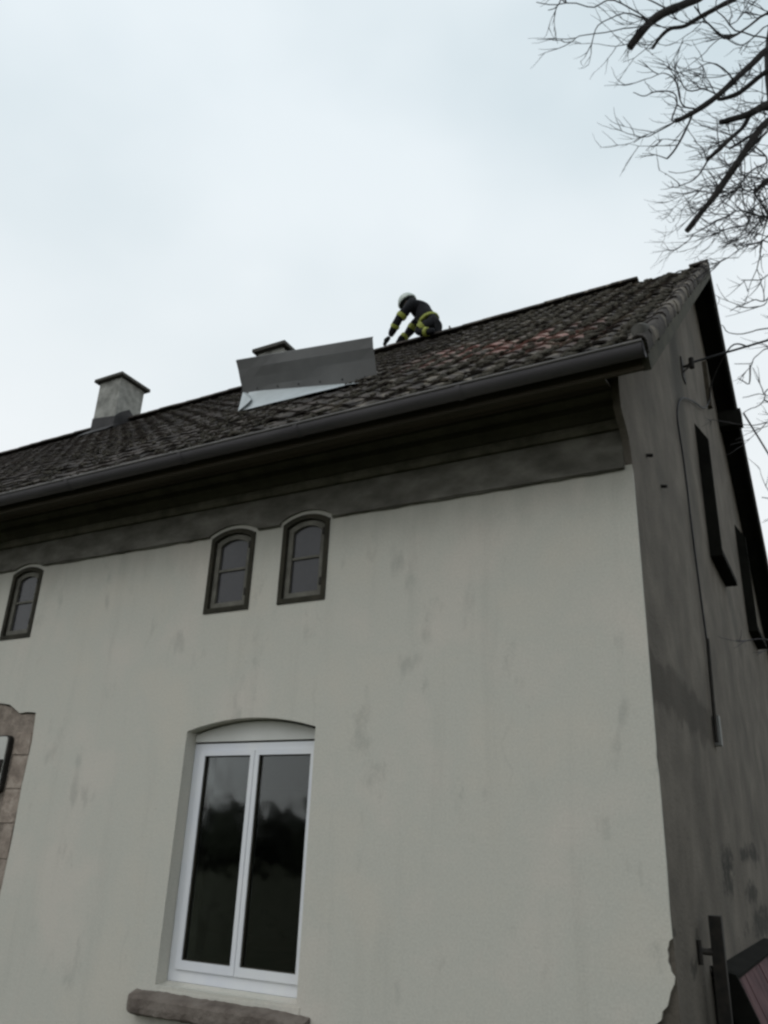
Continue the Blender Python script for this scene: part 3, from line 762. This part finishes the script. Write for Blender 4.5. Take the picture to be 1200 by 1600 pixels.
# ------------------------------------------------------------------ firefighter kneeling astride the ridge
def skin(name, verts, edges, rads, material, parent, root=0, sublev=2):
    me = bpy.data.meshes.new(name); me.from_pydata([tuple(v) for v in verts], edges, []); me.update()
    o = bpy.data.objects.new(name, me); C.objects.link(o)
    bm = bmesh.new(); bm.from_mesh(me); lay = bm.verts.layers.skin.verify(); bm.verts.ensure_lookup_table()
    for i, v in enumerate(bm.verts):
        r_ = rads[i]; v[lay].radius = r_ if isinstance(r_, tuple) else (r_, r_); v[lay].use_root = (i == root)
    bm.to_mesh(me); bm.free()
    o.modifiers.new('s', 'SKIN').use_smooth_shade = True
    sb = o.modifiers.new('d', 'SUBSURF'); sb.levels = sublev; sb.render_levels = sublev
    dg = bpy.context.evaluated_depsgraph_get(); ev = o.evaluated_get(dg); new = bpy.data.meshes.new_from_object(ev)
    bpy.data.objects.remove(o); new.name = name; new.materials.clear(); new.materials.append(material)
    for p in new.polygons: p.use_smooth = True
    if name == 'body':                   # creases of thick cloth
        for v in new.vertices:
            v.co += v.normal * (.016 * noise.noise(v.co * 9) + .010 * noise.noise(v.co * 22))
    return link(name, new, parent)
RZ = zr + .06
man = thing('person', 'firefighter in dark jacket with yellow bands and pale helmet crouching on the ridge', 'person', (-4.35, W / 2, RZ))
Y = W / 2
V = {}
V['pelvis'] = (-4.29, Y + .02, RZ + .20); V['belly'] = (-4.38, Y + .01, RZ + .37); V['chest'] = (-4.50, Y, RZ + .57); V['upper'] = (-4.60, Y, RZ + .67)
V['neck'] = (-4.69, Y, RZ + .745); V['head0'] = (-4.74, Y, RZ + .80)
V['shL'] = (-4.62, Y - .18, RZ + .65); V['elL'] = (-4.86, Y - .20, RZ + .37); V['wrL'] = (-5.05, Y - .12, RZ + .13)
V['shR'] = (-4.58, Y + .18, RZ + .66); V['elR'] = (-4.84, Y + .20, RZ + .36); V['wrR'] = (-5.05, Y + .12, RZ + .12)
V['hipL'] = (-4.26, Y - .12, RZ + .20); V['knL'] = (-4.50, Y - .16, RZ + .03); V['anL'] = (-4.22, Y - .20, RZ - .06); V['toL'] = (-4.12, Y - .20, RZ - .07)
V['hipR'] = (-4.24, Y + .14, RZ + .20); V['knR'] = (-4.50, Y + .30, RZ - .08); V['anR'] = (-4.16, Y + .30, RZ - .10); V['toR'] = (-4.06, Y + .26, RZ - .14)
V['seat'] = (-4.18, Y + .0, RZ + .13)
ks = list(V); I = {k: i for i, k in enumerate(ks)}
E_ = [('pelvis', 'belly'), ('belly', 'chest'), ('chest', 'upper'), ('upper', 'neck'), ('neck', 'head0'), ('upper', 'shL'), ('shL', 'elL'), ('elL', 'wrL'), ('upper', 'shR'), ('shR', 'elR'), ('elR', 'wrR'),
      ('pelvis', 'hipL'), ('hipL', 'knL'), ('knL', 'anL'), ('anL', 'toL'), ('pelvis', 'hipR'), ('hipR', 'knR'), ('knR', 'anR'), ('anR', 'toR'), ('pelvis', 'seat')]
Rd = dict(pelvis=.19, belly=.19, chest=.195, upper=.15, neck=.08, head0=.07, shL=.11, elL=.080, wrL=.056, shR=.11, elR=.080, wrR=.056, hipL=.12, knL=.085, anL=.065, toL=.05, hipR=.12, knR=.085, anR=.065, toR=.05, seat=.12)
skin('body', [V[k] for k in ks], [(I[a], I[b]) for a, b in E_], [Rd[k] for k in ks], M_JK, man)
def band(p, q, t0, t1, r0, r1, name='reflective_band', sy=1.0):
    p, q = Vector(p), Vector(q); b_ = MB()
    b_.tube([p.lerp(q, t0), p.lerp(q, (t0 + t1) / 2), p.lerp(q, t1)], [r0, (r0 + r1) / 2 + .006, r1], 14)
    b_.build(name, M_YL, man)
band(V['shL'], V['elL'], .62, .84, .094, .090)
band(V['elL'], V['wrL'], .28, .48, .080, .075); pass
band(V['shR'], V['elR'], .62, .84, .094, .090); band(V['elR'], V['wrR'], .28, .48, .080, .075)
band(V['pelvis'], V['belly'], .62, .90, .204, .203)
band(V['hipL'], V['knL'], .45, .75, .118, .104)
band(V['knL'], V['anL'], .62, .84, .082, .078); band(V['knR'], V['anR'], .62, .84, .082, .078)
# gloved hands: palm, four bent fingers of unequal length and a thumb
def hand(wr, dirv, side, name='glove'):
    wr = Vector(wr); d = Vector(dirv).normalized(); up = Vector((0, 0, 1)); lat = d.cross(up).normalized() * side; nn = lat.cross(d) * side
    vs = [wr, wr + d * .05, wr + d * .095]; ed = [(0, 1), (1, 2)]; rr = [(.040, .032), (.045, .026), (.043, .022)]
    for k, (off, ln) in enumerate(((-.033, .060), (-.011, .070), (.011, .066), (.033, .052))):
        b0 = len(vs); base = wr + d * .10 + lat * off
        vs += [base, base + d * ln * .5 + up * .004, base + d * ln * .85 - up * .02, base + d * ln - up * .045]
        ed += [(2, b0), (b0, b0 + 1), (b0 + 1, b0 + 2), (b0 + 2, b0 + 3)]; rr += [.012, .011, .0105, .010]
    b0 = len(vs); vs += [wr + d * .045 - lat * .045, wr + d * .085 - lat * .070 - up * .012, wr + d * .11 - lat * .062 - up * .03]
    ed += [(1, b0), (b0, b0 + 1), (b0 + 1, b0 + 2)]; rr += [.014, .012, .011]
    return skin(name, vs, ed, [r if isinstance(r, tuple) else (r, r) for r in rr], M_HD, man, 0, 1)
hand(V['wrL'], (-.75, .12, -.62), 1); hand(V['wrR'], (-.75, -.1, -.62), -1)
# head with face, looking down-left
hc = Vector((-4.785, Y, RZ + .865)); tilt = Matrix.Rotation(math.radians(-28), 4, 'Y')       # face towards -x and down
def ell(b_, c, rx, ry, rz, n=14, m_=10, fn=None, zmin=-1.0, M=tilt):
    vs = []
    for j in range(m_ + 1):
        ph = -PI / 2 + PI * j / m_
        for i in range(n):
            t = 2 * PI * i / n; v = Vector((math.cos(t) * math.cos(ph) * rx, math.sin(t) * math.cos(ph) * ry, max(zmin, math.sin(ph)) * rz))
            if fn: v = fn(v)
            vs.append(c + M @ v)
    b_.add(vs, [(j * n + i, j * n + (i + 1) % n, (j + 1) * n + (i + 1) % n, (j + 1) * n + i) for j in range(m_) for i in range(n)], True)
b_ = MB(); ell(b_, hc, .095, .075, .115, fn=lambda v: Vector((v.x, v.y * (1 if v.z > 0 else 1 + v.z * 1.8), v.z)))
ell(b_, hc + tilt @ Vector((-.098, 0, -.015)), .018, .013, .024, 8, 6)
for s_ in (-1, 1): ell(b_, hc + tilt @ Vector((0, s_ * .076, 0)), .020, .010, .030, 8, 6)
hd = b_.build('head', M_SK, man)
b_ = MB()
for s_ in (-1, 1): ell(b_, hc + tilt @ Vector((-.084, s_ * .032, .012)), .012, .014, .008, 8, 6)
ell(b_, hc + tilt @ Vector((-.084, 0, -.055)), .010, .025, .005, 8, 6); b_.build('face_features', M_HD, hd)
b_ = MB(); ell(b_, hc + tilt @ Vector((.0, 0, .030)),   .172, .150, .162, 20, 12, fn=lambda v: Vector((v.x * (1.08 if v.z < .02 else 1), v.y, v.z)), zmin=-.28)
hel = b_.build('helmet', M_HM, man)
b_ = MB(); ell(b_, hc + tilt @ Vector((.0, 0, -.012)), .178, .153, .014, 20, 4); b_.build('helmet_rim', M_HD, hel)
b_ = MB(); ell(b_, hc + tilt @ Vector((.07, 0, .0)), .075, .138, .045, 16, 6); b_.build('helmet_strap', M_HD, hel)
b_ = MB(); b_.box(-.01, .01, -.01, .01, 0, 0.001)
vs = [hc + tilt @ Vector((.10 * math.cos(t) + .03, .10 * math.sin(t), z_)) for z_ in (.03, -.10) for t in [(-1.3 + 2.6 * i / 8) for i in range(9)]]
b_ = MB(); b_.add(vs, [(i, i + 1, i + 10, i + 9) for i in range(8)], True); b_.build('neck_guard', M_HD, hel)

# small grey fitting on the ridge to his right
fit = thing('ridge_fitting', 'small grey fitting sticking up from the ridge behind the firefighter', 'roof fitting', (-3.93, Y, RZ))
b_ = MB(); b_.tube([(-3.93, Y, RZ - .02), (-3.935, Y, RZ + .05), (-3.95, Y, RZ + .10)], [.028, .024, .014], 8); b_.build('stub', M_BOX, fit)
b_ = MB(); b_.box(-3.99, -3.88, Y - .05, Y + .05, RZ - .03, RZ - .01); b_.build('base_plate', M_IRON, fit)

# ------------------------------------------------------------------ cables on the gable
b_ = MB()
p0 = Vector((.10, 3.36, 7.13)); p1 = Vector((17.0, 19.0, 17.0))
def sag(p, q, n, s): return [p.lerp(q, i / n) - Vector((0, 0, 4 * s * (i / n) * (1 - i / n))) for i in range(n + 1)]
END = Vector((16.0, 8.5, 12.6))
b_.tube(sag(p0, END, 24, .25), .013, 6)
tag(centre(b_.build('overhead_cable', M_CB)), 'dark overhead cable running from the gable bracket out to the right', 'cable')
b_ = MB()
b_.tube([(.0, 3.36, 7.10), (.06, 3.36, 7.10), (.11, 3.36, 7.13)], .016, 6); b_.tube([(.11, 3.36, 7.06), (.11, 3.36, 7.19)], .03, 8)
b_.tube([(.0, 3.30, 6.98), (.09, 3.34, 7.08)], .011, 6); b_.box(.001, .015, 3.28, 3.46, 6.92, 7.2)
b_.build('cable_bracket', M_IRON, house)
b_ = MB()
def smooth_path(pts, n=6):
    out = []
    P4 = [Vector(p) for p in pts]; P4 = [P4[0]] + P4 + [P4[-1]]
    for i in range(1, len(P4) - 2):
        for k in range(n):
            t = k / n; a, b, c, d = P4[i - 1:i + 3]
            out.append(.5 * ((2 * b) + (c - a) * t + (2 * a - 5 * b + 4 * c - d) * t * t + (3 * b - a - 3 * c + d) * t ** 3))
    out.append(P4[-2]); return out
b_.tube(smooth_path([(.72, 3.62, 7.33), (.50, 4.2, 7.75), (.16, 5.1, 7.85), (.06, 5.4, 7.72), (.03, 4.9, 7.35), (.03, 3.91, 6.92), (.03, 2.95, 6.46), (.03, 2.50, 6.15), (.02, 2.38, 5.9), (.02, 2.50, 5.44), (.02, 2.55, 4.6), (.02, 2.69, 3.7)]), .010, 6)
tag(centre(b_.build('wall_cable', M_CB)), 'black cable looping down the grey gable wall from the overhead line', 'cable')
cp = thing('cable_duct', 'thin dark cable duct with a small grey box at its foot on the gable', 'cable duct', (.03, 2.6, 2.7))
b_ = MB(); b_.tube([(.028, 2.69, 3.72), (.028, 2.60, 3.2), (.028, 2.54, 2.76)], .017, 8); b_.build('duct', M_IRON, cp)
b_ = MB(); b_.box(.002, .06, 2.60, 2.68, 2.74, 3.0); b_.build('junction_box', M_BOX, cp)
# two putlog nails in the gable render
for (y_, z_) in ((.585, 4.69), (1.125, 4.65)):
    b_ = MB(); b_.tube([(0, y_, z_), (.05, y_, z_ - .01)], .014, 6); b_.build('wall_hook', M_IRON, house)
pole = thing('utility_pole', 'wooden utility pole beyond the tree carrying the overhead cable', 'pole', (16, 8.5, 0))
b_ = MB(); b_.tube([(16, 8.5, 0), (16, 8.5, 13.0)], [.16, .10], 10); b_.build('shaft', M_BK, pole)
b_ = MB(); b_.box(15.94, 16.06, 7.9, 9.1, 12.5, 12.62); b_.build('crossarm', M_BK, pole)

# ------------------------------------------------------------------ post and lean-to by the gable
post = thing('iron_post', 'dark upright post with a short side arm beside the gable wall', 'post', (.11, .92, 0))
b_ = MB(); b_.box(.065, .145, .88, .96, 0, 1.45, .003); b_.build('shaft', M_IRON, post)
b_ = MB(); b_.tube([(.07, .92, 1.235), (.04, .84, 1.24), (.012, .78, 1.25)], [.022, .020, .020], 8); b_.tube([(.014, .77, 1.17), (.012, .77, 1.31)], .018, 6); b_.build('side_arm', M_IRON, post)
hatch = thing('cellar_hatch', 'steep boarded cellar hatch painted faded red with black edging against the gable', 'hatch', (.3, 2.6, 0))
HY0, HY1 = 1.22, 4.6
def hs(z_): return .15 + (1.12 - z_) * .42
k = 0; yy = HY0
while yy < HY1 - .02:
    b_ = MB(); x_a, x_b = hs(1.12), hs(.02); d_ = random.uniform(0, .008)
    b_.add([(x_a + d_, yy + .006, 1.12), (x_b + d_, yy + .006, .02), (x_b + d_, yy + .214, .02), (x_a + d_, yy + .214, 1.12), (x_a - .022, yy + .006, 1.11), (x_b - .022, yy + .006, .01), (x_b - .022, yy + .214, .01), (x_a - .022, yy + .214, 1.11)],
           [(0, 1, 2, 3), (7, 6, 5, 4), (0, 4, 5, 1), (1, 5, 6, 2), (2, 6, 7, 3), (3, 7, 4, 0)])
    b_.build('plank', M_RED, hatch); yy += .22
def hpoly(name, pr, ya, yb, m_):
    b_ = MB(); n_ = len(pr)
    b_.add([(p[0], ya, p[1]) for p in pr] + [(p[0], yb, p[1]) for p in pr], [tuple(range(n_)), tuple(range(n_, 2 * n_))[::-1]] + [(i, (i + 1) % n_, (i + 1) % n_ + n_, i + n_) for i in range(n_)])
    b_.build(name, m_, hatch)
hpoly('edge_board', [(hs(1.15) - .135, 1.20), (hs(1.15) + .025, 1.16), (hs(0) + .03, 0), (hs(0) - .135, 0)], HY0 - .045, HY0 + .003, M_BB)
hpoly('cheek', [(.004, 0), (.004, 1.12), (hs(1.12) - .03, 1.10), (hs(0) - .03, 0)], HY0 + .005, HY0 + .03, M_BB)
hpoly('head_board', [(.004, 1.13), (.004, 1.175), (hs(1.12) + .015, 1.15), (hs(1.12) + .01, 1.125)], HY0 + .005, HY1, M_BB)
hpoly('cheek', [(.004, 0), (.004, 1.12), (hs(1.12) - .03, 1.10), (hs(0) - .03, 0)], HY1, HY1 + .03, M_BB)

hatch.location.z = -.07

# ------------------------------------------------------------------ bare pollarded tree at the right
def ray(u, v):
    return (RX * ((u - 600) / 1284.69) + RD * ((v - 800) / 1284.69) + RF).normalized()
def at(u, v, d): return CAM + ray(u, v) * d
tree = thing('bare_tree', 'leafless pollarded tree with sawn limb stubs reaching in from the upper right', 'tree', (2.05, -1.35, 0))
trunk_pts = [Vector((2.15, -1.40, -.05)), Vector((2.10, -1.36, 1.0)), Vector((2.02, -1.20, 2.4)), Vector((1.95, -1.05, 3.8)), at(1330, 420, 6.2), at(1262, 250, 6.3), at(1226, 170, 6.4), at(1216, 60, 6.6), at(1250, -80, 6.9), at(1290, -200, 7.3)]
b_ = MB(); b_.tube(smooth_path(trunk_pts, 4), [.19 - .15 * (i / 36) for i in range(37)], 12); b_.build('trunk', M_BK, tree)
limbs = [
 ([(1240, 190, 6.3), (1200, 188, 6.1), (1165, 235, 5.9), (1130, 287, 5.75), (1104, 322, 5.65), (1073, 361, 5.55)], .034, .022, 1),
 ([(1240, 60, 6.5), (1200, 76, 6.3), (1165, 110, 6.1), (1120, 150, 5.9), (1088, 172, 5.8), (1056, 189, 5.7)], .034, .018, 1),
 ([(1230, 90, 6.5), (1200, 110, 6.4), (1172, 133, 6.3), (1150, 149, 6.2), (1122, 155, 6.1)], .030, .016, 0),
 ([(1240, 150, 6.4), (1200, 162, 6.2), (1165, 180, 6.0), (1125, 191, 5.9)], .040, .020, 1),
 ([(1180, 172, 6.2), (1160, 200, 6.0), (1130, 226, 5.8), (1105, 250, 5.7)], .022, .015, 1),
 ([(1083, 176, 5.8), (1070, 205, 5.7), (1055, 232, 5.6), (1042, 248, 5.55)], .009, .007, 1),
 ([(1180, -60, 6.9), (1120, -25, 6.7), (1085, 0, 6.5), (1045, 15, 6.3), (1015, 35, 6.2), (984, 74, 6.1)], .046, .030, 1),
 ([(1190, -30, 6.9), (1150, -4, 6.7), (1112, 16, 6.5), (1070, 40, 6.4), (1048, 44, 6.3), (1030, 60, 6.25), (1019, 75, 6.2)], .024, .013, 1),
 ([(1250, 300, 6.2), (1205, 282, 6.1), (1190, 290, 6.0), (1178, 302, 5.95)], .036, .014, 1),
 ([(1200, 20, 6.6), (1140, 60, 6.3), (1110, 40, 6.2), (1085, 10, 6.1)], .012, .006, 0),
 ([(1250, 120, 6.4), (1200, 190, 6.15), (1165, 216, 6.0), (1140, 232, 5.9)], .020, .009, 0),
]
TRUNK = smooth_path(trunk_pts, 8)
wood = list(TRUNK)
starts = []
for pts_, ra_, rb_, stub in limbs:
    Q_ = [at(*p) for p in pts_]
    if pts_[0][0] >= 1180 or pts_[0][1] < 0: Q_ = [min(TRUNK, key=lambda t: (t - Q_[0]).length)] + Q_
    P_ = smooth_path(Q_, 4); b_ = MB(); n_ = len(P_); wood += P_[4:]
    P_ = [p + Vector((noise.noise(p * 5), noise.noise(p * 5 + Vector((9, 0, 0))), noise.noise(p * 5 + Vector((0, 9, 0))))) * .009 * (0 if i in (0, n_ - 1) else 1) for i, p in enumerate(P_)]
    b_.tube(P_, [.76 * (ra_ + (rb_ - ra_) * i / (n_ - 1)) * (1 + .22 * noise.noise(P_[i] * 11)) for i in range(n_)], 8); b_.build('limb', M_BK, tree)
    for i in range(2, n_): starts.append((P_[i], (P_[i] - P_[i - 1]).normalized(), rb_))
tw = MB(); R2 = random.Random(21); cntw = 0
lef = -RX; 
def twig(p, d, ln, r, depth):
    global cntw
    cntw += 1
    n_ = R2.randint(4, 6); pts_ = [p]; q = p.copy(); dd = d.copy()
    for i in range(n_):
        dd = (dd + Vector([R2.uniform(-1, 1) for _ in range(3)]) * .22 + lef * .04 + Vector((0, 0, .04))).normalized()
        q = q + dd * ln / n_; pts_.append(q)
    tw.tube(pts_, [r * (1 - .6 * i / n_) for i in range(n_ + 1)], 4, False)
    if depth > 0:
        for k in range(R2.randint(2, 3)):
            i = R2.randint(1, n_); sd_ = Vector([R2.uniform(-1, 1) for _ in range(3)])
            twig(pts_[i], (dd + sd_ * .75).normalized(), ln * R2.uniform(.45, .75), r * .68, depth - 1)
for p, d, r in starts:
    for k in range(2):
        if R2.random() < .15:
            s_ = Vector([R2.uniform(-1, 1) for _ in range(3)])
            twig(p, (d * .5 + s_ * .6 + lef * .35).normalized(), R2.uniform(.12, .34), .0042, 2)
# traced fine branches: long drooping ones and the dense cluster low on the right
fine = [
 [(1200, 205, 6.1), (1150, 250, 5.9), (1120, 262, 5.8), (1080, 266, 5.7), (1045, 268, 5.6)],
 [(1105, 252, 5.7), (1090, 275, 5.6), (1062, 290, 5.5), (1048, 290, 5.5)],
 [(1056, 189, 5.7), (1030, 205, 5.6), (1010, 215, 5.6), (990, 221, 5.5)],
 [(1010, 40, 6.2), (960, 48, 6.0), (905, 58, 5.9), (890, 68, 5.9), (878, 62, 5.8)],
 [(1015, 35, 6.2), (975, 20, 6.1), (935, 42, 6.0), (925, 70, 6.0)], [(1010, 30, 6.2), (960, 0, 6.1), (930, 10, 6.0), (870, 5, 5.9), (840, 3, 5.9)],
 [(880, -10, 6), (870, 8, 5.9), (858, 14, 5.9)], [(1045, 15, 6.3), (1000, -5, 6.2), (950, 0, 6.1)],
 [(1050, 186, 5.7), (1058, 160, 5.8), (1052, 145, 5.8), (1020, 142, 5.7), (1000, 150, 5.6), (985, 146, 5.6)],
 [(1085, 170, 5.8), (1065, 165, 5.8), (1058, 130, 5.8), (1035, 115, 5.7), (1005, 122, 5.6)],
 [(1130, 150, 6), (1100, 140, 5.9), (1075, 140, 5.8), (1060, 115, 5.8), (1055, 90, 5.8)],
 [(1150, 130, 6), (1120, 100, 5.9), (1090, 105, 5.8), (1040, 125, 5.7)],
 [(1200, 40, 6.3), (1160, 70, 6.2), (1130, 60, 6.1), (1105, 80, 6.0)], [(1200, 60, 6.3), (1150, 45, 6.1), (1120, 20, 6.1), (1125, -10, 6.2)],
 [(1200, 340, 6), (1160, 330, 5.9), (1120, 345, 5.8), (1085, 365, 5.7), (1072, 368, 5.7)],
 [(1200, 250, 6), (1170, 270, 5.9), (1150, 300, 5.8), (1120, 300, 5.8), (1080, 310, 5.7)],
 [(1220, 300, 6), (1180, 320, 5.9), (1165, 350, 5.8), (1140, 355, 5.8), (1110, 370, 5.7)],
 [(1230, 330, 6), (1200, 370, 5.9), (1170, 385, 5.8), (1140, 400, 5.7), (1125, 408, 5.7)],
 [(1240, 300, 6), (1210, 330, 5.9), (1190, 345, 5.8), (1160, 375, 5.7), (1130, 375, 5.7)],
 [(1230, 390, 6), (1200, 430, 5.9), (1175, 440, 5.8), (1160, 438, 5.8)], [(1240, 430, 6), (1200, 466, 5.9), (1175, 470, 5.8), (1145, 485, 5.7)],
 [(1235, 500, 6), (1200, 512, 5.9), (1165, 520, 5.8), (1140, 520, 5.8), (1125, 510, 5.7)],
 [(1240, 560, 6), (1200, 545, 5.9), (1180, 560, 5.8), (1172, 570, 5.8), (1150, 565, 5.8)], [(1172, 570, 5.8), (1170, 600, 5.8), (1155, 588, 5.8)],
 [(1240, 600, 6), (1200, 608, 5.9), (1190, 630, 5.8), (1158, 645, 5.7)], [(1230, 620, 6), (1195, 616, 5.9), (1160, 620, 5.8)],
 [(1240, 440, 6), (1205, 460, 5.9), (1190, 480, 5.8), (1150, 480, 5.8)],
 [(1240, 1010, 5.2), (1215, 1002, 5.1), (1175, 1000, 5.0), (1148, 997, 5.0)], [(1240, 780, 5.3), (1215, 782, 5.2), (1190, 780, 5.2)],
 [(1240, 650, 5.8), (1200, 660, 5.7), (1150, 665, 5.6), (1115, 655, 5.6)],
 [(1200, 200, 6.1), (1180, 230, 6.0), (1150, 255, 5.9), (1130, 285, 5.8), (1100, 290, 5.8), (1090, 300, 5.8)],
]
for ln_ in fine:
    Q_ = [at(*p) for p in ln_]; near = min(wood, key=lambda t: (t - Q_[0]).length)
    if (near - Q_[0]).length > .01: Q_ = [near] + Q_
    P_ = smooth_path(Q_, 4); n_ = len(P_)
    P_ = [p + Vector((noise.noise(p * 9), noise.noise(p * 9 + Vector((9, 0, 0))), noise.noise(p * 9 + Vector((0, 9, 0))))) * .03 * (i / n_) for i, p in enumerate(P_)]
    wood += P_[3:]
    tw.tube(P_, [.0058 - .0035 * i / n_ for i in range(n_)], 4, False)
    dens = 1.0 if 290 < ln_[-1][1] < 420 and ln_[-1][0] > 1070 else .35
    for i in range(2, n_):
        if R2.random() < .5 * dens:
            s_ = Vector([R2.uniform(-1, 1) for _ in range(3)]); d = (P_[i] - P_[i - 1]).normalized()
            twig(P_[i], (d * .8 + s_ * .6).normalized(), R2.uniform(.10, .26), .0036, 1 if dens < 1 else 2)
def near_(u_, v_, d_):
    q = at(u_, v_, d_)
    return min(wood, key=lambda t: (t - q).length)
for k in range(62):                 # dense brush of shoots low on the right
    u_ = 1200 - abs(R2.gauss(0, 45)); v_ = R2.uniform(225, 410)
    if v_ > 260 + (1200 - u_) * 1.3 + 110 or u_ < 1105: continue
    twig(near_(u_, v_, R2.uniform(5.7, 6.4)), (lef * R2.uniform(.2, 1) + Vector([R2.uniform(-1, 1) for _ in range(3)]) * .7).normalized(), R2.uniform(.12, .35), .0045, 1)
for k in range(12):
    u_ = 1210 - abs(R2.gauss(0, 60)); v_ = R2.uniform(-30, 230)
    twig(near_(u_, v_, R2.uniform(5.8, 6.6)), (lef * R2.uniform(.2, 1) + Vector([R2.uniform(-1, 1) for _ in range(3)]) * .7).normalized(), R2.uniform(.15, .4), .004, 2)
tag(tw.build('twigs', M_TW, tree), kind='stuff')

# ------------------------------------------------------------------ far wood across the road (mirrored in the window)
fw_ = MB(); R3 = random.Random(3)
for k in range(420):
    a = R3.uniform(PI * 1.0, PI * 2.0); d = R3.uniform(58, 80); cx_, cy_ = math.cos(a) * d, math.sin(a) * d
    h = R3.uniform(3.6, 5.2); rr = R3.uniform(1.0, 1.9)
    for q in range(4):
        c0 = Vector((cx_ + R3.uniform(-1.5, 1.5), cy_ + R3.uniform(-1.5, 1.5), h * (.35 + .17 * q))); s_ = rr * (1 - .18 * q)
        fw_.add([c0 + Vector((v.x * s_, v.y * s_, v.z * s_ * 1.1)) * (1 + .35 * noise.noise(c0 + v * 1.7)) for v in iv], jf)
tag(fw_.build('far_wood', M_WOOD), 'far dark wood across the field', kind='stuff')
print('twigs', cntw, 'tris', sum(len(o.data.polygons) for o in sc.objects if o.type == 'MESH'))
